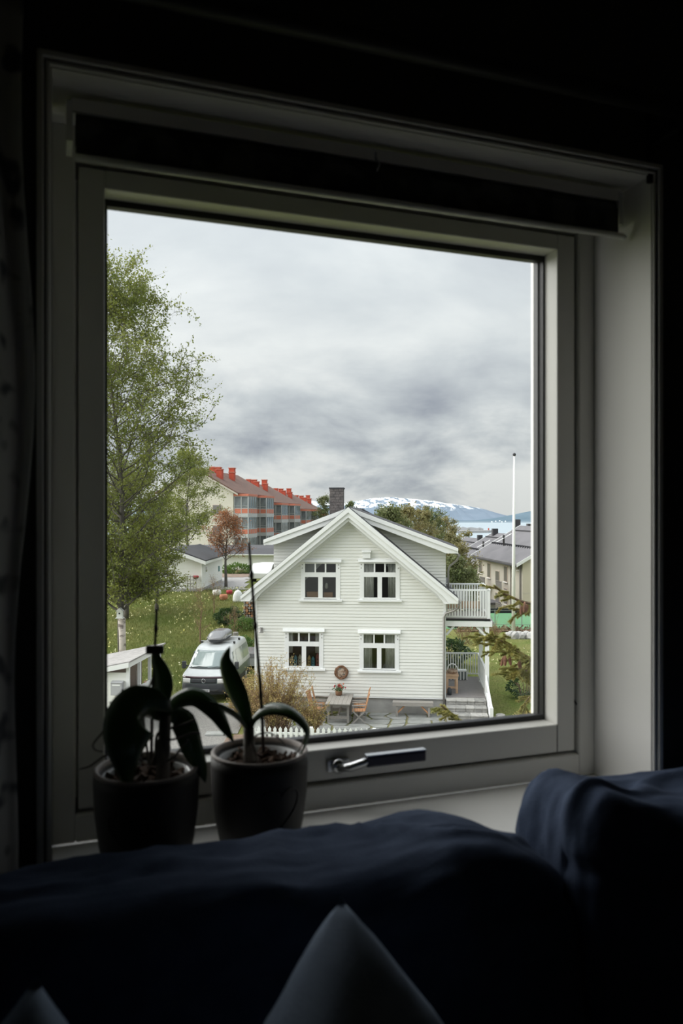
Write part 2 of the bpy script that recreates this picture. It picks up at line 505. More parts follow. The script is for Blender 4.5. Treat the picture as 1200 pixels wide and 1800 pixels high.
def hazed_mountain_mat(snow_lo, snow_hi, seed, rock=(.20, .245, .30), rock2=(.15, .195, .25)):  # slate blue of distance haze is painted into the rock colours
    m = bpy.data.materials.new('hazed_mountain_rock_snow'); m.use_nodes = True
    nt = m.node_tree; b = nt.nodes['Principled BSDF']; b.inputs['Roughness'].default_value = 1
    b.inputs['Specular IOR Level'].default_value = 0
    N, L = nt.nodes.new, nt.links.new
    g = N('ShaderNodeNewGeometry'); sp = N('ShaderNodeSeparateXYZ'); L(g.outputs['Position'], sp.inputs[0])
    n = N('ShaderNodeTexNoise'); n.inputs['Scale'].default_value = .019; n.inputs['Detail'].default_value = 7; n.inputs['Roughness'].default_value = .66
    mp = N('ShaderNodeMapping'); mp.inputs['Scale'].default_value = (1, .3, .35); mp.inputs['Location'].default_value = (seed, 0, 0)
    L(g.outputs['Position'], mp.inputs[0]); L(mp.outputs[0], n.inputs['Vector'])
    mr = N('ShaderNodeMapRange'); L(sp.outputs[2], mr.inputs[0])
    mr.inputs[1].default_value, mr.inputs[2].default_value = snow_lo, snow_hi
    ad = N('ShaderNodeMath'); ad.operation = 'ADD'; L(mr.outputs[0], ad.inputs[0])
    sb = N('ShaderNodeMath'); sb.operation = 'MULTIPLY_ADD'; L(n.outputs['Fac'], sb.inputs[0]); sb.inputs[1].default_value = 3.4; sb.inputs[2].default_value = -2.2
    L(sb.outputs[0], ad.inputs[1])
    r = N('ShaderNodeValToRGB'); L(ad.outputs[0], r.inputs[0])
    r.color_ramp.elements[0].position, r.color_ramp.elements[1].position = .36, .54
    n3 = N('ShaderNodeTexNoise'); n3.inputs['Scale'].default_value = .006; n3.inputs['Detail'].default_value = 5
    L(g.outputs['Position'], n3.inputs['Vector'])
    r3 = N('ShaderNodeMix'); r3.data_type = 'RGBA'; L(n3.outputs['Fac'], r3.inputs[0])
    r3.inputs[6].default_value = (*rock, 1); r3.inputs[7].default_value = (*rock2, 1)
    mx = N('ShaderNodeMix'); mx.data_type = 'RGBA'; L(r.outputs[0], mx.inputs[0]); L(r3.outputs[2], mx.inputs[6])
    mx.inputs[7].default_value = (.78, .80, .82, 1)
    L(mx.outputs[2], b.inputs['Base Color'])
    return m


def ridge(name, label, crest, depth_w, m, seed, rough):
    """crest: list of (photo x, photo y, depth Y) along the skyline; slopes fall to the sea on both sides"""
    pts = [P(*c) for c in crest]
    n = 220
    mb = MB(); rows = []
    cols = 13
    for i in range(n + 1):
        t = i / n * (len(pts) - 1); k = min(int(t), len(pts) - 2); f = t - k
        p = pts[k].lerp(pts[k + 1], f)
        nz = noise.fractal((p.x * .004 + seed, 0, 0), .8, 2.1, 6)
        top = max(p.z + nz * rough, SEA + 5)
        for j in range(cols):
            q = j / (cols - 1) * 2 - 1
            prof = 1 - abs(q) ** 1.15
            y = p.y + q * depth_w
            z = SEA - 15 + (top - SEA + 15) * prof
            z += noise.fractal((p.x * .004, y * .004, seed), .9, 2.0, 5) * rough * 1.2 * (prof * (1 - prof) * 3)
            rows.append((p.x * (1 + q * depth_w / p.y * .0), y, z))
    f = [(i * cols + j, (i + 1) * cols + j, (i + 1) * cols + j + 1, i * cols + j + 1) for i in range(n) for j in range(cols - 1)]
    mb.add(rows, f)
    o = mb.build(name, m, smooth=False)
    tag(o, label, 'mountain')
    return o


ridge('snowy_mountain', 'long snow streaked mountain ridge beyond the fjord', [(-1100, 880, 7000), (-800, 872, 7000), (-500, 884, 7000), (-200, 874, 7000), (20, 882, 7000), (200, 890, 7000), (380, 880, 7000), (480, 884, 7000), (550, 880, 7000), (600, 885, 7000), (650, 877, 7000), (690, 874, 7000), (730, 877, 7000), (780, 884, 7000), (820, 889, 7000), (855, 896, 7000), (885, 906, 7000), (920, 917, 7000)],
      1200, hazed_mountain_mat(CZ - 25, CZ + 95, 3.0), 2.2, 9)
ridge('wooded_hill', 'lower haze blue hill rising at the right shore', [(790, 918, 5600), (830, 915, 5600), (865, 911, 5600), (900, 905, 5600), (935, 898, 5600), (980, 890, 5600), (1060, 880, 5600), (1200, 872, 5600)],
      700, mat('wooded_hill_hazed_forest', (.125, .175, .215), 1, (.095, .14, .175), .006, spec=0), 9.1, 4)  # forest colour has the blue distance haze painted in
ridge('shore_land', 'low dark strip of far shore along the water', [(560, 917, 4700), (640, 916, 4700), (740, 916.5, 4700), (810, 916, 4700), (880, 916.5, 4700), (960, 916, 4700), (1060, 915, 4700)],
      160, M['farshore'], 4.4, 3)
for k, (px, w_) in enumerate([(866, 8), (873, 6), (880, 7), (884, 5), (890, 6)]):
    p = P(px, 918, 4500)
    mb = MB(); mb.prism([(-w_ / 2, 0), (w_ / 2, 0), (w_ / 2, 4), (0, 7), (-w_ / 2, 4)], -4, 4)
    o = mb.build('shore_house', M['trim'], loc=(p.x, 4530, SEA + 2 + k % 3 * 3)); tag(o, 'tiny white house on the far fjord shore, %s from the left' % ('first', 'second', 'third', 'fourth', 'fifth')[k], 'house', 'tiny white houses on the far shore')

# quay in the fjord
q = thing('harbour_quay', 'low stone quay with sheds reaching into the fjord', 'quay', (P(830, 935, 2000).x, 2000, SEA))
mb = MB(); mb.prism([(-45, -30), (40, 2), (58, 26), (50, 40), (-20, 30), (-60, 20)], 0, 6, 'z'); mb.build('jetty', M['quay'], q)
for (x, y, w_, d_, h_) in [(-22, 10, 14, 10, 9), (0, 18, 20, 9, 8), (22, 24, 10, 8, 7), (-40, 12, 12, 12, 12)]:
    mb = MB(); mb.prism([(x - w_, 6), (x + w_, 6), (x + w_, 6 + h_ * .6), (x, 6 + h_), (x - w_, 6 + h_ * .6)], y, y + d_)
    mb.build('warehouse', M['trailer'], q)
mb = MB(); mb.box(45, 48, 31, 34, 6, 11); mb.build('red_shed', M['redbrick'], q)

# driveway, path, beds
def drape(name, poly_fn, xs, ys, m, lift, label, cat):
    v, idx, f = [], {}, []
    for j, y in enumerate(ys):
        for i, x in enumerate(xs):
            idx[i, j] = len(v); v.append((x, y, hgt(x, y) + lift))
    for j in range(len(ys) - 1):
        for i in range(len(xs) - 1):
            if poly_fn((xs[i] + xs[i + 1]) / 2, (ys[j] + ys[j + 1]) / 2):
                f.append((idx[i, j], idx[i + 1, j], idx[i + 1, j + 1], idx[i, j + 1]))
    mb = MB(); mb.add(v, f)
    o = mb.build(name, m, smooth=True)
    bm = bmesh.new(); bm.from_mesh(o.data); bmesh.ops.delete(bm, geom=[x for x in bm.verts if not x.link_faces], context='VERTS'); bm.to_mesh(o.data); bm.free()
    return tag(o, label, cat, kind='structure')


fr = lambda a, b, s: [float(x) for x in np.arange(a, b + 1e-6, s)]
drape('driveway', lambda x, y: -8.2 + .3 * noise.noise((y * .6, 1, 0)) < x < -3.75 + .2 * noise.noise((y * .8, 5, 0)) and y < 31.6 + .4 * noise.noise((x, 3, 0)), fr(-9, -3, .3), fr(12, 33, .3), M['gravel'], .02, 'pale gravel driveway in front of the van', 'driveway')
drape('garden_path', lambda x, y: abs(x + 9.0 + (y - 58) * .10 - .6) < 1.5 + .3 * noise.noise((y * .4, 0, 2)), fr(-13, -4, .4), fr(56, 72, .5), M['pathgrey'], .03, 'grey path running past the copper tree', 'path')
drape('soil_bed', lambda x, y: ((x + 9.2) / 2.4) ** 2 + ((y - 69) / 2.6) ** 2 < 1, fr(-13, -5, .4), fr(64, 73, .4), M['soil'], .05, 'bare brown soil bed before the long white wall', 'soil')
drape('flower_bed', lambda x, y: ((x + 3.45) / .5) ** 2 + ((y - 25.6) / 1.9) ** 2 < 1, fr(-4.3, -2.6, .2), fr(23, 28, .2), M['soil'], .05, 'narrow soil bed beside the picket fence end', 'soil')

# ---------------------------------------------------------------- the room and its window
W0 = (-.3657, 1.0)
TH = math.radians(20)
cT, sT = math.cos(TH), math.sin(TH)


def wl(s, n, z=0):
    """wall frame (along wall, outwards, height from the lens) -> world"""
    return Vector((W0[0] + s * cT - n * sT, W0[1] + s * sT + n * cT, CZ + z))


def sz(px, py, n):
    k = (px - 600) / 1400
    s = (k * (W0[1] + n * cT) - W0[0] + n * sT) / (cT - k * sT)
    Y = W0[1] + s * sT + n * cT
    return s, (905 - py) / 1400 * Y


def inroom(name, mb, m, smooth=False, bevel=0, parent=None):
    o = mb.build(name, m, parent, smooth, bevel=bevel)
    if parent is None:
        o.location = (W0[0], W0[1], CZ); o.rotation_euler = (0, 0, TH)
    return o


OW, OB, OT, RD = .934, -.473, .562, .144     # opening width, sill, head, reveal depth
FZ, CEIL = -1.35, 1.15
mb = MB()
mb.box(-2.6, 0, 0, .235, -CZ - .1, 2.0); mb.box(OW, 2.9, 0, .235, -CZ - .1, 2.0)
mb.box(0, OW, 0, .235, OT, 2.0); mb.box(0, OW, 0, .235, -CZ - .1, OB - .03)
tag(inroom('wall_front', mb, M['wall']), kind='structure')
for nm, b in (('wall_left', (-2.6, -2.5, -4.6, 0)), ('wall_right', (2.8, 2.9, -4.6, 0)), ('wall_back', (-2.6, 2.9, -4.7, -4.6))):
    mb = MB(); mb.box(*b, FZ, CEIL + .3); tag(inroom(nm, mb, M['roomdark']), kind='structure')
mb = MB(); mb.box(-2.6, 2.9, -4.7, 0, FZ - .1, FZ); tag(inroom('floor', mb, M['floorwood']), kind='structure')
mb = MB(); mb.box(-2.6, 2.9, -4.7, 0, CEIL, CEIL + .15); tag(inroom('ceiling', mb, M['ceilpaint']), kind='structure')
# reveal lining boards
mb = MB()
mb.box(0, .002, -.003, RD, OB, OT); mb.box(OW - .002, OW, -.003, RD, OB, OT); mb.box(.002, OW - .002, -.003, RD, OT - .002, OT)
tag(inroom('trim_1', mb, M['reveal']), kind='structure')
# casing bead round the opening
mb = MB()
for (a, b, y0) in ((.000, .005, -.008), (.0075, .016, -.012)):
    mb.box(-b, -a, y0, 0, OB - .1, OT + b); mb.box(OW + a, OW + b, y0, 0, OB - .1, OT + b); mb.box(-b, OW + b, y0, 0, OT + a, OT + b)
tag(inroom('trim_2', mb, M['reveal'], bevel=.002), kind='structure')

win = link('window_1', None, None, (W0[0], W0[1], CZ), (0, 0, TH))
tag(win, kind='structure')


def frame_boards(mb, s0, s1, z0, z1, w, n0, n1, wb=None, wt=None):
    wb, wt = wb or w, wt or w
    mb.box(s0, s0 + w, n0, n1, z0, z1); mb.box(s1 - w, s1, n0, n1, z0, z1)
    mb.box(s0 + w, s1 - w, n0, n1, z0, z0 + wb); mb.box(s0 + w, s1 - w, n0, n1, z1 - wt, z1)


mb = MB(); frame_boards(mb, 0, OW, OB, OT, .034, RD, .2255, .040, .05)
frame_boards(mb, .025, OW - .025, OB + .03, OT - .04, .020, .2258, .232, .022, .022)
mb.build('frame', M['winwhite'], win, bevel=.003)
S0, S1, Z0, Z1 = .038, .895, -.428, .506        # sash
mb = MB(); NS = .151
frame_boards(mb, S0, S1, Z0, Z1, .037, NS, .225, .050, .028)
mb.build('sash', M['winwhite'], win, bevel=.002)
G0, G1, GZ0, GZ1 = S0 + .037, S1 - .037, Z0 + .050, Z1 - .028
mb = MB(); frame_boards(mb, G0, G1, GZ0, GZ1, .004, .190, .202, .009, .010)
mb.build('gasket', M['gasket'], win)
mb = MB(); frame_boards(mb, G0 + .002, G1 - .002, GZ0 - .001, GZ1 + .001, .005, .203, .217, .007, .007)
mb.build('spacer_bar', M['gasket'], win)
mb = MB(); frame_boards(mb, G0 - .006, G1 + .006, GZ0 - .034, GZ1 + .030, .006, .2175, .235, .006, .006)
mb.build('outer_bead', M['winwhite'], win)
mb = MB(); mb.box(G0 + .001, G1 - .001, .194, .198, GZ0 + .001, GZ1 - .001)
mb.build('glass_pane', M['glass'], win)
# sash mitre joint lines
mb = MB(); mb.box(S1 - .0375, S1 - .0367, NS - .0006, NS + .002, Z0, GZ0); mb.box(S0 + .0367, S0 + .0375, NS - .0006, NS + .002, Z0, GZ0)
mb.build('joint', M['gasket'], win)
# handle
mb = MB(); hs, hz = .436, -.405
hd = link('handle', MB().lathe([(.012, 0), (.012, .01), (.010, .013), (.0, .013)], 14).mesh('handle', M['chrome'], True), win, (hs, NS, hz), (math.radians(90), 0, 0))
mb = MB(); mb.box(-.018, .020, -.010, .010, 0, .006); mb.build('base_plate', M['chrome'], hd, bevel=.002)
mb = MB(); mb.tube([(.0, 0, .010), (.015, .002, .026), (.032, .010, .036), (.045, .014, .036)], [.008, .0075, .007, .007], 8); mb.build('lever', M['chrome'], hd, True)
mb = MB(); mb.box(.036, .140, .003, .021, .029, .043); mb.build('grip', M['gripdark'], hd, bevel=.003)
mb = MB(); mb.box(.036, .140, .0205, .0225, .030, .042); mb.build('grip_edge', M['chrome'], hd)
# hinge mark
mb = MB(); mb.tube([(.8985, .150, -.345), (.8985, .158, -.338)], .0015, 5); mb.build('screw', M['gasket'], win)
# sill board
mb = MB(); mb.box(-.0, OW, -.045, RD, OB - .028, OB); mb.build('window_sill', M['reveal'], win, bevel=.004)

# roller blind
rb = thing('roller_blind', 'dark patterned roller blind rolled up at the top of the window', 'blind', (W0[0], W0[1], CZ), TH)
bl0, bl1 = .032, .905
mb = MB(); mb.tube([(bl0, .068, .520), (bl1, .068, .520)], .021, 20); mb.build('roll', M['blind'], rb, True)
mb = MB(); mb.box(bl0 - .006, bl1 + .006, .046, .052, .534, .552); mb.build('head_rail', M['reveal'], rb)
mb = MB()
nseg = 60
for i in range(nseg + 1):
    s = bl0 + (bl1 - bl0) * i / nseg
    for z in (.52, .49, .476):
        mb.v.append((s, .047 + .001 * math.sin(i * .7), z))
for i in range(nseg):
    for j in range(2):
        a = i * 3 + j; mb.f.append((a, a + 3, a + 4, a + 1))
o = mb.build('fabric', M['blind'], rb, True); mo = o.modifiers.new('solid', 'SOLIDIFY'); mo.thickness = .0015
mb = MB(); mb.tube([(bl0 - .002, .047, .474), (bl1 + .010, .045, .474)], .0052, 10); mb.build('bottom_bar', M['blindrail'], rb, True)
mb = MB(); mb.ball((bl1 + .012, .047, .473), .006, 10, 6); mb.build('end_cap', M['blindrail'], rb, True)
for s in (bl0 - .012, bl1 + .002):
    mb = MB(); mb.box(s, s + .008, .045, .095, .494, .548); mb.build('bracket', M['blindrail'], rb)
mb = MB(); mb.tube([(.46, .044, .545), (.458, .040, .535), (.464, .040, .525), (.461, .043, .517)], .0016, 6); mb.build('hook', M['chrome'], rb)

# curtain rod
cr_ = thing('curtain_rod', 'black curtain rod across the wall above the window', 'curtain rod', (W0[0], W0[1], CZ), TH)
mb = MB(); mb.tube([(-.9, -.08, .632), (1.35, -.08, .632)], .0145, 14); mb.build('rod', M['black'], cr_, True)
for s, zb in ((-.036, .535), (.935, .548)):
    mb = MB(); mb.box(s - .010, s + .010, -.006, 0, zb, .66); mb.bar((s, -.003, .615), (s, -.085, .620), .012, .012)
    mb.tube([(s - .008, -.08, .632), (s + .008, -.08, .632)], .020, 12)
    mb.build('bracket', M['black'], cr_)
for s in (-.912, 1.362):
    mb = MB(); mb.ball((s, -.08, .632), .024, 12, 8); mb.build('finial', M['black'], cr_, True)

# curtain
ct = thing('curtain', 'pale sheer curtain with dark dots hanging left of the window', 'curtain', (W0[0], W0[1], CZ), TH)
mb = MB(); nu, nv = 90, 40
for j in range(nv + 1):
    z = .615 - j / nv * 1.90
    for i in range(nu + 1):
        t = i / nu
        s = -.56 + t * (.528 + .010 * math.sin(z * 4.0 + .6) + .006 * math.sin(z * 11))
        y = -.080 + .022 * math.sin(t * 46 + .6 * math.sin(z * 3)) * (.7 + .3 * math.sin(t * 9))
        mb.v.append((s, y, z))
for j in range(nv):
    for i in range(nu):
        a = j * (nu + 1) + i; mb.f.append((a, a + 1, a + nu + 2, a + nu + 1))
o = mb.build('cloth', M['curtain'], ct, True); mo = o.modifiers.new('solid', 'SOLIDIFY'); mo.thickness = .001
for i in range(8):
    mb = MB(); s = -.55 + i * .07
    mb.tube([(s, -.08 + .018 * math.cos(a), .632 + .018 * math.sin(a)) for a in np.linspace(0, 2 * math.pi, 13)], .0018, 5, False); mb.build('ring', M['black'], ct)


# ---------------------------------------------------------------- sofa
def cushion_mesh(w, d, h, m, seed, ex=.32, wr=.012, res=44, tops=None):
    """stuffed block: superellipsoid with wrinkles; w along wall, d thick, h high"""
    bm = bmesh.new(); bmesh.ops.create_cube(bm, size=2)
    bmesh.ops.subdivide_edges(bm, edges=bm.edges, cuts=res, use_grid_fill=True)
    pw = 2 / ex
    for v in bm.verts:
        x, y, z = v.co
        r = (abs(x) ** pw + abs(y) ** pw + abs(z) ** pw) ** (1 / pw)
        p = Vector((x / r, y / r, z / r))
        q = Vector((p.x * w / 2, p.y * d / 2, p.z * h / 2))
        nn = Vector((p.x ** 3, p.y, p.z)).normalized()
        k = noise.fractal((q.x * 5 + seed, q.y * 9, q.z * 6), 1.0, 2.2, 4) * wr
        k += wr * 1.3 * math.exp(-((noise.noise((q.x * 6 + seed, q.y * 8 + 3, q.z * 5)) / .12) ** 2)) * .5
        if p.y < -.3:
            k -= .009 * math.exp(-((q.z - h * .30) / .008) ** 2)      # stitched seam along the front
        q += nn * k
        if tops:
            q.z += tops(q.x) * max(0, p.z)
        v.co = q
    me = bpy.data.meshes.new('cushion'); bm.to_mesh(me); bm.free()
    me.materials.append(m); me.polygons.foreach_set('use_smooth', [True] * len(me.polygons))
    return me


sofa = thing('sofa', 'dark navy fabric sofa below the window sill', 'sofa', (W0[0], W0[1], CZ), TH)
mb = MB(); mb.box(-1.1, 1.9, -.16, -.055, -1.25, -.50); mb.build('back_frame', M['navy'], sofa, bevel=.03)
mb = MB(); mb.box(-1.1, 1.9, -1.0, -.165, -1.25, -.95); mb.build('seat_base', M['navy'], sofa, bevel=.03)
for a, b in ((-1.1, -.9), (1.7, 1.9)):
    mb = MB(); mb.box(a, b, -1.02, -.17, -.949, -.70); mb.build('arm', M['navy'], sofa, bevel=.04)
for x in (-1.05, 1.85):
    for y in (-.95, -.12):
        mb = MB(); mb.box(x - .03, x + .03, y - .03, y + .03, FZ, -1.25); mb.build('leg', M['black'], sofa)
for (a, b) in ((-.9, .64), (.64, 1.7)):
    o = link('seat_cushion', cushion_mesh(b - a, .80, .17, M['navy'], a * 3, .3, .006, 20), None, wl((a + b) / 2, -.585, -.868), (0, 0, TH))
    tag(o, 'flat navy seat cushion at the %s end of the sofa' % ('left' if a < 0 else 'right'), 'cushion', 'sofa seat cushions')
tl = lambda x: .010 * math.sin(x * 5 + 1) + .034 * math.exp(-((x - .63) / .10) ** 2)
o = link('back_cushion', cushion_mesh(1.53, .20, .42, M['navy'], 1.7, .36, .014, 60, tl), None, wl(-.135, -.165, -.615), (math.radians(-4), 0, TH))
tag(o, 'wide navy back cushion sagging below the window sill', 'cushion', 'sofa back cushions')
tr = lambda x: .006 * math.sin(x * 9) + .040 * math.exp(-((x + .50) / .06) ** 2)
o = link('back_cushion', cushion_mesh(1.05, .22, .45, M['navy'], 8.3, .24, .018, 56, tr), None, wl(1.158, -.165, -.612), (math.radians(-4), math.radians(0), TH))
tag(o, 'crumpled navy back cushion with a pointed corner at the right', 'cushion', 'sofa back cushions')


def pillow_mesh(w, t, m, seed, wr=.006):
    bm = bmesh.new(); bmesh.ops.create_grid(bm, x_segments=44, y_segments=44, size=1)
    top = list(bm.verts)
    me = bpy.data.meshes.new('pillow')
    vs, fs = [], []
    bm.verts.ensure_lookup_table(); bm.verts.index_update()
    co = [v.co.copy() for v in bm.verts]
    faces = [tuple(v.index for v in f.verts) for f in bm.faces]
    n = len(co)
    for sgn in (1, -1):
        for c in co:
            x, y = c.x, c.y
            e = (1 - x ** 4) * (1 - y ** 4)
            pinch = 1 - .10 * (1 - abs(x)) ** .8 * abs(y) ** 6 - .10 * (1 - abs(y)) ** .8 * abs(x) ** 6
            zz = sgn * t / 2 * max(e, 0) ** .42
            zz += noise.fractal((x * 2.5 + seed, y * 2.5, sgn * 2), 1, 2.1, 3) * wr * min(1, e * 3)
            px_, py_ = x, y
            px_ *= 1 - .09 * (1 - abs(y)) ** .7 * abs(x) ** 5
            py_ *= 1 - .09 * (1 - abs(x)) ** .7 * abs(y) ** 5
            vs.append((px_ * w / 2, py_ * w / 2, zz))
    fs = faces + [tuple(reversed([i + n for i in f])) for f in faces]
    me.from_pydata(vs, [], fs)
    bm.clear(); bm.from_mesh(me); bmesh.ops.remove_doubles(bm, verts=bm.verts, dist=1e-5); bmesh.ops.recalc_face_normals(bm, faces=bm.faces); bm.to_mesh(me); bm.free()
    me.materials.append(m); me.polygons.foreach_set('use_smooth', [True] * len(me.polygons))
    return me


def place_pillow(apex, w, t, label, seed, roll, lean, yaw=0):
    """square pillow whose top corner sits at apex"""
    o = link('throw_pillow', pillow_mesh(w, t, M['bluegrey'], seed))
    R = Matrix.Rotation(TH + math.radians(yaw), 4, 'Z') @ Matrix.Rotation(math.radians(90 - lean), 4, 'X') @ Matrix.Rotation(math.radians(roll), 4, 'Z')
    corner = R @ Vector((w / 2 * .97, w / 2 * .97, 0))
    o.matrix_world = Matrix.Translation(Vector(apex) - corner) @ R
    tag(o, label, 'pillow', 'blue grey throw pillows')


place_pillow(P(600, 1592, .70), .40, .13, 'blue grey throw pillow pointing up in the middle of the sofa', 2.0, 34, 16, 26)
place_pillow(P(62, 1738, .60), .40, .13, 'blue grey throw pillow peeking in at the bottom left corner', 5.0, 40, 16)


# ---------------------------------------------------------------- potted orchids
def strap_leaf(mb, cl, hw, tilt, fold=.25):
    pts = [P(*c) for c in cl]
    # resample with Catmull-Rom
    out = []
    n = len(pts)
    for i in range(n - 1):
        p0, p1, p2, p3 = pts[max(i - 1, 0)], pts[i], pts[i + 1], pts[min(i + 2, n - 1)]
        for k in range(7):
            t = k / 7
            out.append(.5 * ((2 * p1) + (p2 - p0) * t + (2 * p0 - 5 * p1 + 4 * p2 - p3) * t * t + (3 * p1 - p0 - 3 * p2 + p3) * t ** 3))
    out.append(pts[-1])
    m_ = len(out); tl_ = math.radians(tilt); vs = []; fs = []
    for i, p in enumerate(out):
        t = i / (m_ - 1)
        T = (out[min(i + 1, m_ - 1)] - out[max(i - 1, 0)]).normalized()
        img = Vector((-T.z, 0, T.x)); img = img.normalized() if img.length > 1e-6 else Vector((1, 0, 0))
        side = (img * math.cos(tl_) + Vector((0, 1, 0)) * math.sin(tl_)); side = (side - T * side.dot(T)).normalized()
        nor = side.cross(T).normalized()
        w = hw * max(.03, min(1, .36 + 1.9 * t) * (1 - max(0, (t - .42) / .58) ** 1.7) if t < 1 else .03)
        for q in (-1, -.55, 0, .55, 1):
            vs.append(p + side * w * q + nor * w * fold * abs(q) ** 1.3)
        if i:
            for k in range(4):
                a = (i - 1) * 5 + k; fs.append((a, a + 1, a + 6, a + 5))
    mb.add(vs, fs)


def pot_orchid(px, Yc, label, leaves, roots, spikes, heart_a, seed):
    X = (px - 600) / 1400 * Yc
    base = Vector((X, Yc, CZ + OB))
    t = thing('potted_orchid', label, 'potted plant', base, 0, 'orchids in grey heart pots')
    R_, H = .0710, .129
    pr = [(.055, 0), (.0585, .004), (.064, .030), (.0690, .070), (R_, .112), (R_ - .001, H - .004)]
    mb = MB(); mb.lathe(pr + [(R_ - .007, H - .004), (R_ - .009, .03), (.0001, .03)], 48, cap=False)
    mb.build('pot', M['pot'], t, True)
    mb = MB(); mb.lathe([(R_ - .0012, H - .005), (R_ - .0006, H - .001), (R_ - .003, H + .001), (R_ - .006, H), (R_ - .0075, H - .006)], 48, cap=False); mb.build('pot_rim', M['potrim'], t, True)
    # raised heart outline
    pts = []
    for k in range(49):
        a = 2 * math.pi * k / 48
        hx = 16 * math.sin(a) ** 3; hy = 13 * math.cos(a) - 5 * math.cos(2 * a) - 2 * math.cos(3 * a) - math.cos(4 * a)
        z = .066 + hy * .0021
        rr = np.interp(z, [p_[1] for p_ in pr], [p_[0] for p_ in pr]) + .0002
        an = heart_a + hx * .0019 / rr
        pts.append((rr * math.sin(an), -rr * math.cos(an), z))
    mb = MB(); mb.tube(pts, .0013, 6, False); mb.build('heart_relief', M['heart'], t, True)
    mb = MB(); mb.lathe([(.0555, .06), (.0585, H - .012), (.0595, H - .010), (.0575, H - .010), (.0545, .06)], 40, cap=False); mb.build('plastic_liner', M['plastic'], t, True)
    mb = MB(); mb.lathe([(.0001, H - .028), (.03, H - .026), (.0555, H - .030), (.0545, .06), (.0001, .06)], 24, cap=False); g = random.Random(seed)
    for k in range(150):
        r = .052 * math.sqrt(g.random()); a = g.random() * 6.283
        Mx = Matrix.Translation((r * math.cos(a), r * math.sin(a), H - .026 + g.random() * .012)) @ Matrix.Rotation(g.random() * 6, 4, (g.random() - .5, g.random() - .5, g.random() - .5))
        l_, w_ = g.uniform(.004, .012), g.uniform(.002, .006)
        mb.box(-l_, l_, -w_, w_, -.0015, .0015, Mx)
    tag(mb.build('bark_chips', M['bark'], t), kind='stuff')
    for cl, hw, tilt, fold in leaves:
        mb = MB(); strap_leaf(mb, cl, hw, tilt, fold)
        for i in range(len(mb.v)):
            mb.v[i] = tuple(Vector(mb.v[i]) - base)
        o = mb.build('leaf', M['orchid'], t, True); mo = o.modifiers.new('solid', 'SOLIDIFY'); mo.thickness = .0016
    for cl, r in roots:
        mb = MB(); pts = [P(*c) - base for c in cl]
        fine = []
        for i in range(len(pts) - 1):
            p0, p1, p2, p3 = pts[max(i - 1, 0)], pts[i], pts[i + 1], pts[min(i + 2, len(pts) - 1)]
            for k in range(6):
                u = k / 6
                fine.append(.5 * ((2 * p1) + (p2 - p0) * u + (2 * p0 - 5 * p1 + 4 * p2 - p3) * u * u + (3 * p1 - p0 - 3 * p2 + p3) * u ** 3))
        fine.append(pts[-1])
        mb.tube(fine, [r * (1 - .35 * i / len(fine)) for i in range(len(fine))], 7); mb.build('aerial_root', M['root'], t, True)
    for cl, r in spikes:
        mb = MB(); pts = [P(*c) - base for c in cl]
        mb.tube(pts, [r * (1 - .25 * i / len(pts)) for i in range(len(pts))], 8)
        o = mb.build('flower_spike', M['spike'], t, True)
        for f in (.28, .55, .8):
            k = f * (len(pts) - 1); i = int(k); q = pts[i].lerp(pts[i + 1], k - i)
            mb = MB(); mb.ball(q, r * 1.3, 8, 6, (1, 1, 2.4)); mb.build('node', M['spike'], o, True)
    # short stem in the middle
    mb = MB(); c0 = P(*leaves[0][0][0]) - base
    mb.tube([(c0.x * .8, c0.y * .8, H - .03), (c0.x * .95, c0.y, (H - .03 + c0.z) / 2), c0 + Vector((0, 0, .006))], [.010, .0085, .008], 10); mb.build('stem', M['root'], t, True)
    return t


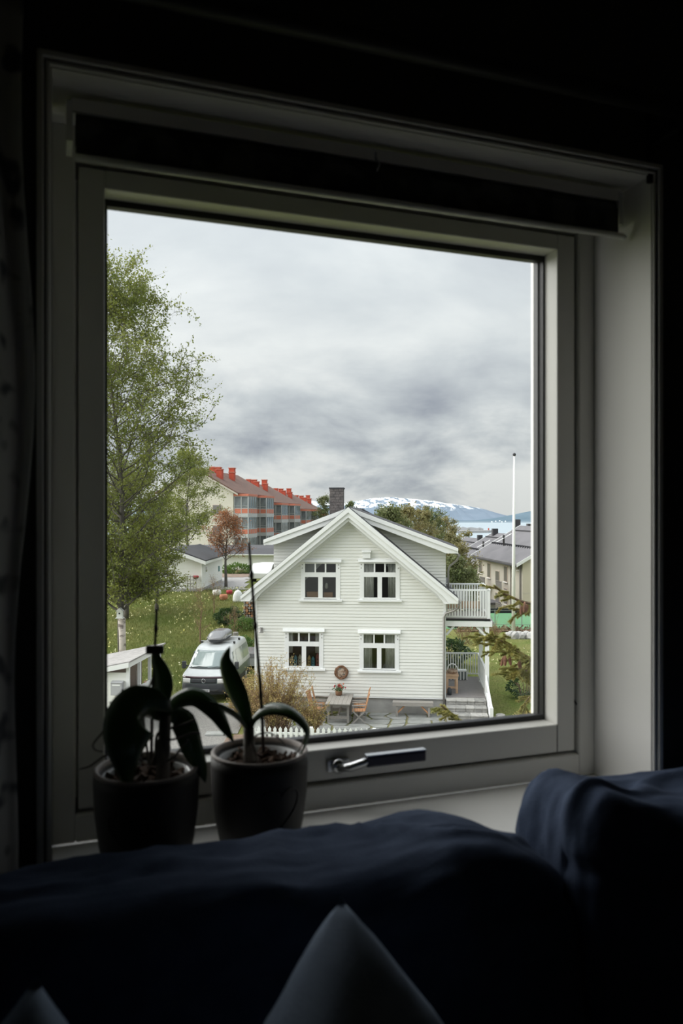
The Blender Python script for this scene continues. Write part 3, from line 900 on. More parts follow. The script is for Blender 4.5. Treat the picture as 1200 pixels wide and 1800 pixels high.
A = 1.075
pot1 = pot_orchid(258, 1.09, 'potted orchid with big drooping dark leaf, left of the two', [
    ([(290, 1264, A), (266, 1249, 1.055), (240, 1258, 1.035), (224, 1292, 1.022), (221, 1338, 1.020), (226, 1392, 1.035)], .036, 18, .25),
    ([(284, 1262, A), (286, 1222, A), (284, 1190, A), (274, 1160, A), (270, 1138, A)], .0135, 12, .25),
    ([(288, 1256, A), (312, 1230, A + .02), (345, 1224, A + .03), (378, 1250, A + .03), (398, 1282, A + .03), (411, 1305, A + .03)], .0135, 30, .35),
    ([(292, 1262, A), (312, 1258, A + .01), (326, 1276, A + .01), (340, 1318, A + .012), (354, 1350, A + .018), (361, 1376, A + .018)], .0170, 25, .3),
], [
    ([(274, 1345, A), (276, 1292, A), (300, 1280, A + .01), (322, 1273, A), (343, 1265, A)], .0022),
    ([(276, 1345, A), (282, 1294, A), (300, 1300, A - .01), (322, 1294, A), (340, 1288, A), (352, 1289, A)], .0018),
    ([(268, 1345, A), (278, 1310, A), (285, 1290, A), (296, 1306, A), (298, 1318, A), (285, 1325, A)], .0016),
    ([(250, 1340, A), (222, 1300, A), (195, 1270, A), (178, 1290, A), (164, 1308, A), (168, 1318, A), (181, 1321, A)], .0020),
    ([(240, 1342, A), (205, 1330, A), (186, 1328, A), (170, 1338, A), (157, 1347, A), (140, 1352, A)], .0020),
    ([(250, 1330, A), (228, 1270, A + .02), (224, 1232, A + .02), (221, 1222, A + .02), (214, 1212, A + .02)], .0020),
    ([(250, 1330, A), (235, 1270, A + .02), (208, 1242, A + .02), (192, 1234, A + .02)], .0017),
    ([(262, 1345, A), (252, 1260, A + .02), (255, 1222, A + .02), (264, 1203, A + .02), (268, 1192, A + .02)], .0019),
    ([(264, 1345, A), (276, 1320, A - .01), (280, 1300, A - .01), (290, 1345, A - .02)], .0022),
    ([(270, 1345, A), (300, 1335, A - .01), (318, 1315, A), (330, 1300, A)], .0020),
], [([(266, 1345, A + .01), (267, 1260, A + .01), (269, 1200, A + .01), (272, 1140, A + .01), (274, 1105, A + .01), (275, 1070, A + .01)], .0024)], -.10, 3)
mb = MB(); b0 = pot1.location; q = P(272, 1142, A) - b0
mb.box(q.x - .012, q.x + .012, q.y - .003, q.y + .004, q.z - .006, q.z + .006); mb.build('stem_clip', M['spike'], pot1, bevel=.002)
B = 1.15
pot2 = pot_orchid(456, 1.165, 'potted orchid with one upright and two arching leaves, right of the two', [
    ([(437, 1286, B), (428, 1250, B), (412, 1212, B), (400, 1180, B), (396, 1158, B), (404, 1136, B)], .0150, 14, .28),
    ([(437, 1284, B), (446, 1260, B), (470, 1243, B - .01), (505, 1246, B - .02), (534, 1268, B - .02), (543, 1294, B - .015), (528, 1330, B + .005)], .0120, 62, .35),
    ([(434, 1282, B), (412, 1260, B - .01), (376, 1243, B - .03), (335, 1239, B - .04), (291, 1250, B - .05)], .0125, 62, .35),
], [
    ([(440, 1330, B), (447, 1296, B), (472, 1288, B), (490, 1298, B), (502, 1310, B)], .0014),
    ([(430, 1330, B), (436, 1300, B), (446, 1315, B - .015), (452, 1338, B - .02)], .0030),
    ([(520, 1325, B), (530, 1310, B), (538, 1285, B), (541, 1270, B)], .0012),
], [([(463, 1322, B), (461, 1270, B), (457, 1200, B), (450, 1120, B), (445, 1055, B), (441, 1000, B), (437, 953, B)], .0025)], .55, 9)

# ---------------------------------------------------------------- the white house
HA = math.radians(-5.0)
HC = Vector((.30, 30.6, 0))
hu = Vector((math.cos(HA), math.sin(HA), 0)); hv = Vector((-math.sin(HA), math.cos(HA), 0))


def hw(u, v, z=0):
    return HC + hu * u + hv * v + Vector((0, 0, z))


def huz(px, py, v=0):
    k = (px - 600) / 1400
    # HC.x + u hu.x + v hv.x = k (HC.y + u hu.y + v hv.y)
    u = (k * (HC.y + v * hv.y) - HC.x - v * hv.x) / (hu.x - k * hu.y)
    Y = HC.y + u * hu.y + v * hv.y
    return u, CZ + (905 - py) / 1400 * Y


house = thing('white_house', 'white clapboard house with steep gable, side dormers and porch', 'house', HC, HA)
HWD = 3.66; APEX = 7.86; SL = .82; ROW = .1215; BASE = .63
fw = MB().box(-HWD + .05, HWD - .05, .70, .75, BASE, 5.0).prism([(-HWD + .05, 5.0), (HWD - .05, 5.0), (0.0, 7.75)], .70, .75).box(-HWD + .05, HWD - .05, .1, .70, 3.55, 3.65).build('front_wall', M['inside'], house)
# one clapboard, unit length, thick at its lower edge
bd = MB(); bd.add([(0, -.036, .016), (1, -.036, .016), (1, -.020, ROW), (0, -.020, ROW), (0, .02, -.01), (1, .02, -.01), (1, .02, ROW + .02), (0, .02, ROW + .02)],
                  [(0, 1, 2, 3), (4, 7, 6, 5), (0, 4, 5, 1), (3, 2, 6, 7), (0, 3, 7, 4), (1, 5, 6, 2)])
board_me = bd.mesh('board', M['siding'])

# windows: glazed extents measured on the facade
wins = {
    'ul': (536.2, 590.2, 990.8, 1050.2), 'ur': (639.6, 695.0, 990.6, 1050.4),
    'll': (507.6, 560.8, 1112.4, 1171.0), 'lr': (639.0, 693.6, 1115.2, 1174.8)}
holes = []
WN = {}
for k, (x0, x1, y0, y1) in wins.items():
    u0, za = huz(x0, y0); u1, zb = huz(x1, y0); _, zc = huz((x0 + x1) / 2, y1)
    zt = (za + zb) / 2
    WN[k] = (u0, u1, zc, zt); holes.append((u0 - .155, u1 + .155, zc - .03, zt + .07))
for i in range(58):
    z = BASE + i * ROW
    zm = z + ROW
    um = min(HWD, (APEX - .30 - z) / SL)
    if um < .12: break
    segs = [(-um, um)]
    for (a, b, c, d) in holes:
        if z < d and zm > c:
            ns = []
            for (s, e) in segs:
                if e <= a or s >= b: ns.append((s, e)); continue
                if s < a: ns.append((s, a))
                if e > b: ns.append((b, e))
            segs = ns
    for s, e in segs:
        if e - s > .04:
            link('board', board_me, fw, (s, 0, z), scale=(e - s, 1, 1))
# corner boards, water table, plinth
for u in (-HWD - .02, HWD - .08):
    MB().box(u, u + .10, -.045, .05, BASE, 4.6).build('corner_board', M['trim'], house)
MB().box(-HWD, HWD, .03, 8.9, -.3, BASE - .02).build('plinth', M['concrete'], house)
MB().box(-HWD - .02, HWD + .02, -.055, .03, BASE - .035, BASE).build('water_table', M['trim'], house)


def house_window(k, lace, extra=None):
    u0, u1, z0, z1 = WN[k]
    W_, H_ = u1 - u0, z1 - z0
    zt0 = z1 - .335                         # bottom of top lights
    zl1 = z0 + H_ * .605                    # top of lower sashes
    um = (u0 + u1) / 2
    f = MB()
    fr_ = .045
    f.box(u0 - fr_, u0, -.05, .08, z0 - fr_, z1 + fr_); f.box(u1, u1 + fr_, -.05, .08, z0 - fr_, z1 + fr_)
    f.box(u0, u1, -.05, .08, z0 - fr_, z0); f.box(u0, u1, -.05, .08, z1, z1 + fr_)
    f.box(u0, u1, -.055, .08, zl1, zt0)                       # transom
    f.box(um - .085, um + .085, -.05, .08, z0, zl1)           # mullion of the casements
    for q in (1 / 3, 2 / 3):
        uu = u0 + W_ * q; f.box(uu - .028, uu + .028, -.05, .06, zt0, z1)
    w = f.build('window', M['trim'], house)
    for a, b, c, d in ((u0, um - .085, z0, zl1), (um + .085, u1, z0, zl1), (u0, u0 + W_ / 3 - .028, zt0, z1), (u0 + W_ / 3 + .028, u0 + 2 * W_ / 3 - .028, zt0, z1), (u0 + 2 * W_ / 3 + .028, u1, zt0, z1)):
        MB().box(a, b, .02, .03, c, d).build('pane', M['pane'], w)
    for a in (u0 - .165, u1 + .045):
        MB().box(a, a + .12, -.05, .02, z0 - .10, z1 + .06).build('casing', M['trim'], w)
        for q in (.02, -.11):
            MB().ball((a + .06, -.052, z1 - .06 + q), .022, 8, 4, (1, .6, 1)).build('rosette', M['pipe'], w)
    MB().prism([(-.15, z1 + .06), (.02, z1 + .06), (.02, z1 + .20), (-.11, z1 + .155)], u0 - .22, u1 + .22, 'x').build('lintel', M['trim'], w)
    MB().prism([(-.13, z0 - .15), (.02, z0 - .15), (.02, z0 - .06), (-.13, z0 - .085)], u0 - .24, u1 + .24, 'x').build('sill', M['trim'], w)
    for (a, b, c, d) in lace:                                  # curtain spans
        m_ = MB(); n = 26
        for i in range(n + 1):
            uu = a + (b - a) * i / n; y = .085 + .022 * math.sin(i * 1.9)
            m_.v += [(uu, y, c), (uu, y, d)]
        m_.f += [(2 * i, 2 * i + 2, 2 * i + 3, 2 * i + 1) for i in range(n)]
        o = m_.build('curtain', M['lace'], w, True); o.modifiers.new('solid', 'SOLIDIFY').thickness = .006
    return w


for k in WN:
    u0, u1, z0, z1 = WN[k]; W_ = u1 - u0; um = (u0 + u1) / 2
    if k == 'ul': house_window(k, [])
    if k == 'ur': house_window(k, [(u0 - .02, u0 + W_ * .31, z0 - .05, z1 + .05), (u1 - W_ * .24, u1 + .02, z0 - .05, z1 + .05)])
    if k == 'll': house_window(k, [(u0 - .02, u0 + W_ * .12, z0 + .5, z1 + .05), (u1 - W_ * .14, u1 + .02, z0 + .5, z1 + .05)])
    if k == 'lr': house_window(k, [(u0 - .02, u0 + W_ * .27, z0 - .05, z1 + .05), (u1 - W_ * .30, u1 + .02, z0 - .05, z1 + .05)])
# vent box over the upper right lintel
a, za = huz(637.6, 981); b, zb = huz(651, 968.6)
m_ = MB(); m_.box(a, b, -.16, -.02, za, zb - .05); m_.prism([(-.20, zb - .05), (-.02, zb - .05), (-.02, zb + .03), (-.20, zb - .01)], a - .03, b + .03, 'x'); m_.build('vent_box', M['trim'], house)

# gable roof, barge boards
VB, VF = -.52, 9.2
DV = .5
for sgn, tip, zt in ((-1, 4.12, 4.47), (1, 4.12, 4.45)):
    sl = (APEX - zt) / tip
    q = lambda u, dz: (sgn * u, APEX - sl * u + dz)
    MB().prism([q(0, .0), q(tip, .0), q(tip, .05), q(0, .05)], VB + .03, VF).build('roof_covering', M['roofdark'], house)
    MB().prism([q(0, -.16), q(tip - .02, -.16), q(tip - .02, -.001), q(0, -.001)], -.45, VF).build('roof_slope', M['trim'], house)
    MB().prism([q(0, -.17), q(tip, -.10), q(tip, .03), q(0, .03)], VB - .05, VB - .0).build('verge_board', M['trim'], house)
    MB().prism([q(0, -.36), q(3.55, -.36), (sgn * 3.78, zt - .17), (sgn * tip, zt - .17), q(tip, -.101), q(0, -.171)], VB, VB + .05).build('barge_board', M['trim'], house)
    MB().prism([q(0, -.50), q(3.36, -.50), (sgn * 3.60, zt - .19), (sgn * 3.80, zt - .19), q(3.57, -.361), q(0, -.361)], VB + .10, VB + .14).build('barge_board', M['trim'], house)
    MB().prism([q(.0, -.62), q(3.5, -.62), q(3.5, -.45), q(.0, -.45)], -.09, -.031).build('rake_frieze', M['trim'], house)
    # eave soffit box running back along the side
    MB().box(min(sgn * 3.66, sgn * 4.1), max(sgn * 3.66, sgn * 4.1), VB + .05, DV - .1 if sgn > 0 else VF, zt - .19, zt - .15).build('soffit', M['trim'], house)
# dormers set back from the gable
dl, dlz = huz(463, 950, DV - .5); dr, drz = huz(805, 965, DV - .5)
for sgn, wu, tip, zt in ((-1, -huz(481, 960, DV)[0], -dl, dlz), (1, 3.70, dr, drz)):
    sl = (APEX - zt) / tip
    q = lambda u, dz: (sgn * u, APEX - sl * u + dz)
    MB().prism([q(0, -.0), q(tip + .02, -.0), q(tip + .02, .045), q(0, .045)], DV - .50, 4.0).build('dormer_roof', M['roofdark'], house)
    MB().prism([q(0, -.20), q(tip, -.20), q(tip, -.001), q(0, -.001)], DV - .42, 4.0).build('dormer_ceiling', M['trim'], house)
    MB().prism([q(0, -.15), q(tip, -.10), q(tip, .03), q(0, .03)], DV - .55, DV - .50).build('dormer_verge', M['trim'], house)
    MB().prism([q(0, -.33), q(wu - .25, -.33), (sgn * (wu - .02), zt - .17), (sgn * tip, zt - .17), q(tip, -.10), q(0, -.151)], DV - .50, DV - .45).build('dormer_barge_board', M['trim'], house)
    dw = MB().prism([(sgn * .3, 6.5), (sgn * wu, 3.8), (sgn * wu, APEX - sl * wu - .21), (sgn * .3, APEX - .35)], DV + .05, 3.9).build('dormer_wall', M['trim'], house)
    for i in range(40):
        z = 3.95 + i * ROW
        gi = max(0, (APEX - .05 - (z + ROW)) / SL - .05)            # hidden behind the steep roof inside this
        uo = min(wu, (APEX - .25 - z - ROW * .4) / sl)
        if uo - gi > .05 and uo > 0:
            s, e = (gi, uo) if sgn > 0 else (-uo, -gi)
            link('board', board_me, dw, (s, DV + .02, z), scale=(e - s, 1, 1))
# right side wall with its boards
sw = MB().box(HWD - .06, HWD - .02, .05, 8.9, BASE, 4.3).build('side_wall', M['trim'], house)
for i in range(int((6.0 - BASE) / ROW)):
    z = BASE + i * ROW
    v0 = .05 if z < 4.2 else DV + .05
    link('board', board_me, sw, (HWD - .02, v0, z), rot=(0, 0, math.radians(90)), scale=((8.9 if z < 4.2 else 3.9) - v0, 1, 1))
MB().box(-HWD + .0, -HWD + .06, .05, 8.9, BASE, 4.4).build('side_wall', M['siding'], house)
MB().box(-HWD, HWD, 8.85, 8.9, BASE, 4.4).build('rear_wall', M['siding'], house)
# chimney
c0 = huz(579.3, 860, 3.7)[0]; c1 = huz(602.7, 860, 3.7)[0]
ch = MB().box(c0, c1, 3.7, 4.3, 6.9, 8.72).build('chimney', M['chimney'], house)
for i in range(11):
    for j in range(3):
        z = 7.42 + i * .12
        u = c0 - .015 + j * .205 + (.06 if i % 2 else 0)
        MB().box(u, min(u + .19, c1 + .015), 3.685, 3.70, z, z + .108).build('stone', M['chimney'], ch)
MB().box(c0 - .03, c1 + .03, 3.67, 4.33, 8.72, 8.78).build('chimney_cap', M['roofdark'], house)
# roof hatch lying on the rear ridge
MB().prism([(.30, 7.70), (1.05, 7.36), (1.05, 7.46), (.30, 7.86)], 3.2, 3.7).build('roof_hatch', M['roofdark'], house)

# gutters and downpipes
g = MB(); g.tube([(4.16, -.5, 4.32), (4.16, DV - .3, 4.30)], .055, 8); g.build('gutter', M['pipe'], house)
g = MB(); g.tube([(4.14, -.42, 4.27), (4.12, -.30, 4.10), (3.98, -.16, 3.98), (3.66, -.10, 3.86), (3.60, -.10, 3.72), (3.60, -.10, 2.0), (3.60, -.10, .25)], .042, 8); g.build('downpipe', M['pipe'], house, True)
g = MB(); g.tube([(4.20, DV - .3, 6.06), (4.20, 3.9, 6.0)], .05, 8); g.build('gutter', M['pipe'], house)
g = MB(); g.tube([(4.19, DV - .1, 6.02), (4.12, DV + .0, 5.84), (3.86, DV + .1, 5.62), (3.80, DV + .12, 5.45), (3.80, DV + .12, 4.62)], .04, 8); g.build('downpipe', M['pipe'], house, True)

# balcony over the porch
BU = 5.34; BV0, BV1 = .28, 2.95; BZ = 3.60; RT = 4.72
bal = MB().box(HWD, BU + .06, BV0 - .05, BV1, BZ - .05, BZ).build('balcony', M['oldwood'], house)
MB().box(HWD - .02, BU + .10, BV0 - .12, BV0 - .06, BZ - .26, BZ - .06).build('fascia', M['trim'], bal)
MB().box(HWD, BU + .02, BV0 - .09, BV0 - .05, BZ - .05, BZ + .03).build('drip_edge', M['gasket'], bal)
MB().box(BU + .04, BU + .10, BV0 - .06, BV1, BZ - .26, BZ - .06).build('fascia', M['trim'], bal)
g = MB(); g.tube([(BU + .13, BV0 - .1, BZ - .12), (BU + .16, BV0 + 2, BZ - .14)], .05, 8); g.build('gutter', M['pipe'], bal)
MB().box(BU - .09, BU + .03, BV0 - .05, BV0 + .07, BZ, RT + .02).build('post', M['trim'], bal)
MB().box(BU - .09, BU + .03, BV1 - .1, BV1 + .02, BZ, RT + .06).build('post', M['trim'], bal)
for (a, b) in (((HWD, BV0), (BU, BV0)), ((HWD, BV1), (BU, BV1)), ((BU, BV0), (BU, BV1))):
    MB().bar((*a, RT), (*b, RT), .10, .06).build('handrail', M['trim'], bal)
    MB().bar((*a, BZ + .10), (*b, BZ + .10), .05, .06).build('bottom_rail', M['trim'], bal)
bal_me = MB().box(-.026, .026, -.016, .016, 0, RT - BZ - .13).mesh('baluster', M['trim'])
for v_ in (BV0, BV1):
    n = 15
    for i in range(n):
        link('baluster', bal_me, bal, (HWD + .07 + i * (BU - HWD - .2) / (n - 1), v_ - .03, BZ + .10))
for i in range(19):
    link('baluster', bal_me, bal, (BU + .02, BV0 + .15 + i * (BV1 - BV0 - .3) / 18, BZ + .10), rot=(0, 0, math.radians(90)))
MB().box(HWD + .03, BU - .1, BV1 - .10, BV1 - .06, BZ + .12, BZ + .42).build('wind_board', M['pine'], bal)

# porch below
PZ = .66; PV0, PV1 = .05, 3.95; PU = 5.22
por = MB().box(HWD, PU, PV0, PV1, PZ - .10, PZ).build('porch', M['deckwood'], house)
for i in range(26):
    v_ = PV0 + i * .15
    MB().box(HWD, PU, v_, v_ + .138, PZ, PZ + .02).build('plank', M['deckwood'], por)
for u, v_ in ((PU + .03, BV0 + .0), (PU + .03, BV1)):
    MB().box(u - .075, u + .075, v_ - .075, v_ + .075, -.2 if v_ > 1 else PZ - .3, BZ - .06).build('porch_post', M['trim'], por)
    MB().bar((u - .05, v_ - .0, BZ - .62), (u - .55, v_, BZ - .10), .08, .08, (0, 1, 0)).build('brace', M['trim'], por)
MB().bar((HWD + .05, BV0, BZ - .60), (HWD + .45, BV0, BZ - .12), .08, .08, (0, 1, 0)).build('brace', M['trim'], por)
MB().box(HWD, PU, .2, PV1, -.2, PZ - .1).build('porch_footing', M['concrete'], por)
RL = 1.68
MB().bar((HWD, PV1 - .05, RL), (PU, PV1 - .05, RL), .08, .06).build('handrail', M['trim'], por)
MB().bar((HWD, PV1 - .05, PZ + .15), (PU, PV1 - .05, PZ + .15), .05, .05).build('bottom_rail', M['trim'], por)
MB().bar((PU, PV1, RL), (PU, .9, RL), .08, .06).build('handrail', M['trim'], por)
MB().bar((PU, PV1, PZ + .15), (PU, .9, PZ + .15), .05, .05).build('bottom_rail', M['trim'], por)
b2 = MB().box(-.022, .022, -.014, .014, 0, RL - PZ - .16).mesh('baluster', M['trim'])
for i in range(15):
    link('baluster', b2, por, (HWD + .08 + i * .105, PV1 - .05, PZ + .15))
for i in range(24):
    link('baluster', b2, por, (PU, 1.0 + i * .125, PZ + .15), rot=(0, 0, math.radians(90)))
# boarded rail panel and newel at the head of the steps
MB().prism([(.9, PZ - .2), (.9, RL + .03), (.28, RL + .03 - .1), (.05, RL - .45), (.05, PZ - .2)], PU - .03, PU + .03, 'x').build('side_panel', M['trim'], por)
MB().box(PU - .06, PU + .06, -1.82, -1.70, -.05, .72).build('newel_post', M['trim'], por)
MB().bar((PU, -1.76, .70), (PU, .1, RL - .42), .08, .06).build('stair_rail', M['trim'], por)
MB().prism([(-1.7, .20), (.05, .85), (.05, PZ - .25), (-1.7, -.05)], PU - .03, PU + .03, 'x').build('stair_panel', M['trim'], por)

# stone steps: each block laid on its own
stp = MB().box(HWD + .02, PU - .06, -1.75, .2, -.25, .02).build('stone_steps', M['mortar'], house)
gg = random.Random(5)
for i in range(4):
    z1 = PZ - .005 - i * .165; z0 = z1 - .155
    y0 = .02 - (i + 1) * .45
    MB().box(HWD + .03, PU - .07, y0 + .03, .2, z0 - .01, z1 - .012).build('bed_mortar', M['mortar'], stp)
    u = HWD + .02
    while u < PU - .12:
        w_ = gg.uniform(.26, .44)
        e = min(u + w_, PU - .07)
        MB().box(u, e - .028, y0 + gg.uniform(0, .012), y0 + .13, z0, z1 - .05).build('stone_block', M['block'], stp, bevel=.008)
        MB().box(u, e - .012, y0 - .02, y0 + .465, z1 - .045, z1).build('tread_stone', M['block'] if gg.random() < .6 else M['mortar'], stp, bevel=.006)
        u = e

# ---------------------------------------------------------------- paving of flagstones
pav = MB().box(-3.45, HWD + 2.2, -4.35, -.0, -.12, .004).build('paving', M['soil'])
pav.location = HC; pav.rotation_euler = (0, 0, HA)
tag(pav, 'irregular grey flagstone terrace with mossy joints', 'paving', kind='structure')
mossjoint = mat('moss_joint', (.17, .19, .06), .95, (.23, .19, .12), 5, .3, 30)
pav.data.materials.clear(); pav.data.materials.append(mossjoint)
gg = random.Random(11)
nu_, nv_ = 12, 9
gu = lambda i, j: -5.5 + i * .70 + (gg.uniform(-.2, .2) if 0 < i < nu_ else 0)
pts = [[(-3.35 + i * .70 + gg.uniform(-.19, .19), -4.25 + j * .53 + (gg.uniform(-.13, .13) if j < nv_ - 1 else 0)) for i in range(nu_ + 1)] for j in range(nv_)]
for j in range(nv_ - 1):
    i = 0
    while i < nu_:
        span = 2 if (gg.random() < .28 and i < nu_ - 1) else 1
        poly = [pts[j][i], pts[j][i + span], pts[j + 1][i + span], pts[j + 1][i]]
        if span == 2: poly = [pts[j][i], pts[j][i + 1], pts[j][i + 2], pts[j + 1][i + 2], pts[j + 1][i + 1], pts[j + 1][i]]
        c = (sum(p_[0] for p_ in poly) / len(poly), sum(p_[1] for p_ in poly) / len(poly))
        # shrink for the joint and cut the corners
        ins = []
        for a, b in poly:
            dx, dy = c[0] - a, c[1] - b; d = math.hypot(dx, dy)
            ins.append((a + dx / d * .05, b + dy / d * .05))
        rp = []
        for k in range(len(ins)):
            p0, p1, p2 = ins[k - 1], ins[k], ins[(k + 1) % len(ins)]
            rp.append((p1[0] + (p0[0] - p1[0]) * .10, p1[1] + (p0[1] - p1[1]) * .10)); rp.append((p1[0] + (p2[0] - p1[0]) * .10, p1[1] + (p2[1] - p1[1]) * .10))
        MB().prism(rp, .0, .030 + gg.uniform(-.006, .008), 'z').build('flagstone', M['flag'], pav)
        i += span

# ---------------------------------------------------------------- garden furniture on the terrace
def at_h(u, v, z=.035):
    return hw(u, v, z)


tb = thing('garden_table', 'weathered grey plank table against the house wall', 'table', at_h(-.28, -1.02), HA)
for i in range(6):
    x = -.45 + i * .15
    MB().box(x + .003, x + .147, -.88, .84, .70, .735).build('plank', M['oldwood'], tb)
for y in (-.62, .58):
    for x in (-.36, .36):
        MB().box(x - .04, x + .04, y - .04, y + .04, 0, .70).build('leg', M['oldwood'], tb)
    MB().box(-.42, .42, y - .03, y + .03, .62, .70).build('apron', M['oldwood'], tb)
    MB().box(-.38, .38, y - .025, y + .025, .14, .24).build('foot_rail', M['oldwood'], tb)
MB().box(-.03, .03, -.6, .56, .24, .31).build('stretcher', M['oldwood'], tb)


def garden_chair():
    c = thing('garden_chair', 'x', 'chair', (0, 0, 0), 0, 'teak armchairs at the grey garden table')
    for i in range(5):
        MB().box(-.24 + i * .095, -.155 + i * .095, -.22, .22, .42, .445).build('seat_slat', M['teak'], c)
    Mx = Matrix.Translation((.23, 0, .43)) @ Matrix.Rotation(math.radians(14), 4, 'Y')
    for i in range(5):
        y = -.21 + i * .088
        MB().box(-.012, .012, y, y + .072, .02, .60, Mx).build('back_slat', M['teak'], c)
    MB().box(-.018, .018, -.24, .24, .58, .66, Mx).build('top_rail', M['teak'], c)
    for y in (-.24, .24):
        MB().bar((-.22, y, 0), (.20, y, .43), .03, .045).build('leg', M['oldwood'], c)
        MB().bar((.24, y, 0), (-.20, y, .43), .03, .045).build('leg', M['oldwood'], c)
        MB().bar((-.24, y, .64), (.26, y, .66), .06, .03).build('armrest', M['oldwood'], c)
        MB().bar((-.20, y, .43), (-.20, y, .64), .03, .03).build('arm_support', M['oldwood'], c)
    return c


def copy_tree(o, parent=None):
    c = o.copy(); COL.objects.link(c); c.parent = parent
    for k in o.children:
        copy_tree(k, c)
    return c


chair = garden_chair()
for i, (u, v_, a, lb) in enumerate([(.46, -1.45, 4, 'teak garden armchair nearest the camera, right of the table'), (.44, -.72, -3, 'teak garden armchair close to the wall, right of the table'),
                                    (-1.06, -1.30, 170, 'teak garden armchair half hidden by the shrub, left of the table'), (-.98, -.62, 184, 'teak garden armchair close to the wall, left of the table')]):
    c = chair if i == 0 else copy_tree(chair)
    c.location = at_h(u, v_); c.rotation_euler = (0, 0, HA + math.radians(a)); c['label'] = lb

fp = thing('flower_pot', 'small wicker pot of red flowers on the garden table', 'flower pot', at_h(-.36, -.50, .775), HA)
MB().lathe([(.09, 0), (.12, .02), (.135, .17), (.12, .18), (.02, .16)], 16).build('pot', M['wicker'], fp, True)
g = np.random.default_rng(4)
ps = g.normal(size=(260, 3)) * (.10, .10, .06) + (0, 0, .28)
leaf_cloud('foliage', ps, .06, M['leafgreen'], fp, 5)
for k in range(26):
    x, y, z = g.normal() * .10, g.normal() * .10, .34 + g.uniform(-.06, .08)
    MB().ball((x, y, z), .030, 7, 5).build('bloom', M['redflower'] if k % 3 else M['terracotta'], fp, True)

bn = thing('wooden_bench', 'weathered wooden bench with braced legs against the plinth', 'bench', at_h(2.43, -.38), HA)
MB().box(-.76, .76, -.20, -.005, .47, .52).build('plank', M['oldwood'], bn); MB().box(-.76, .76, .005, .20, .47, .52).build('plank', M['oldwood'], bn)
MB().box(-.76, .76, -.21, -.17, .40, .52).build('apron', M['oldwood'], bn)
for x in (-.60, .60):
    for y in (-.15, .15):
        MB().box(x - .035, x + .035, y - .03, y + .03, 0, .47).build('leg', M['oldwood'], bn)
    s = -1 if x > 0 else 1
    MB().bar((x, -.1, .10), (x + s * .34, -.1, .44), .05, .07, (0, 1, 0)).build('brace', M['teak'], bn)

wr_u, wr_z = huz(600, 1181)
wr = thing('door_wreath', 'round brown twig wreath hung on the white boards', 'wreath', hw(wr_u, -.05, wr_z), HA)
for k in range(14):
    m_ = MB(); n = 26; r0 = .23 + gg.uniform(-.035, .03)
    m_.tube([((r0 + .02 * math.sin(3 * a + k)) * math.cos(a), -.04 + .03 * math.sin(2 * a + k * 1.7), (r0 + .02 * math.cos(4 * a + k)) * math.sin(a)) for a in np.linspace(0, 2 * math.pi, n)], .016, 5, False)
    m_.build('twig_ring', M['wicker'], wr)
for k in range(16):
    m_ = MB(); a = gg.uniform(0, 6.28); b = a + gg.uniform(1.5, 4.0)
    m_.tube([(.2 * math.cos(a), -.03, .2 * math.sin(a)), (gg.uniform(-.08, .08), -.05, gg.uniform(-.08, .08)), (.2 * math.cos(b), -.03, .2 * math.sin(b))], .020, 5)
    m_.build('dry_stem', M['wreathpale'], wr)
lu, lz = huz(459.5, 1108)
wl_ = thing('wall_lamp', 'small grey outdoor lamp on the left end of the facade', 'lamp', hw(lu, -.04, lz), HA)
MB().box(-.05, .05, -.03, 0, -.02, .12).build('wall_plate', M['pipe'], wl_); MB().tube([(0, -.02, .08), (0, -.14, .10), (0, -.18, .05)], .018, 6).build('arm', M['pipe'], wl_)
MB().lathe([(.03, .06), (.05, .02), (.12, -.05), (.115, -.055), (.02, .0)], 14, (0, -.18, 0)).build('shade', M['pipe'], wl_, True)

# little house ornaments on the lower left window ledge
u0, u1, z0, z1 = WN['ll']
cols = [((.80, .68, .45), .40), ((.20, .48, .60), .42), ((.80, .74, .58), .46), ((.78, .55, .25), .42), ((.15, .46, .58), .38), ((.45, .13, .13), .52)]
nm_ = ['tan', 'teal blue', 'cream', 'ochre', 'small blue', 'dark red']
for i, ((c, h_), uu) in enumerate(zip(cols, (.10, .25, .42, .78, .93, 1.10))):
    t = thing('house_ornament', '%s house shaped ornament on the lower left window ledge' % nm_[i], 'ornament', hw(u0 + uu, .085, z0), HA, 'house ornaments on the window ledge')
    mm = mat('ornament_%d' % i, c, .7)
    MB().box(-.055, .055, -.04, .04, 0, h_ * .72).build('body', mm, t)
    MB().prism([(-.065, h_ * .72), (.065, h_ * .72), (0, h_)], -.045, .045).build('roof', mm, t)
    for zz in (.2, .45):
        MB().box(-.018, .018, -.043, -.040, h_ * zz, h_ * zz + .06).build('opening', M['ink'], t)
u0, u1, z0, z1 = WN['ul']
o = MB().box(.04, .56, .12, .40, 0, .20).build('wooden_tray', M['teak'], loc=hw(u0, 0, z0)); o.rotation_euler = (0, 0, HA); tag(o, 'orange wooden box in the upper left window, left pane', 'box', 'orange boxes in the upper left window')
o = MB().box(.70, 1.05, .12, .40, 0, .18).build('wooden_tray', M['teak'], loc=hw(u0, 0, z0)); o.rotation_euler = (0, 0, HA); tag(o, 'orange wooden box in the upper left window, right pane', 'box', 'orange boxes in the upper left window')
lp = thing('window_lamp', 'pale hanging lamp seen through the upper left window', 'lamp', hw(u0 + .80, .25, z0 + .32), HA)
MB().lathe([(.035, 0), (.065, .05), (.06, .17), (.03, .22)], 12).build('shade', M['lace'], lp, True); MB().tube([(0, 0, .22), (0, 0, 1.0)], .005, 5).build('cord', M['ink'], lp)

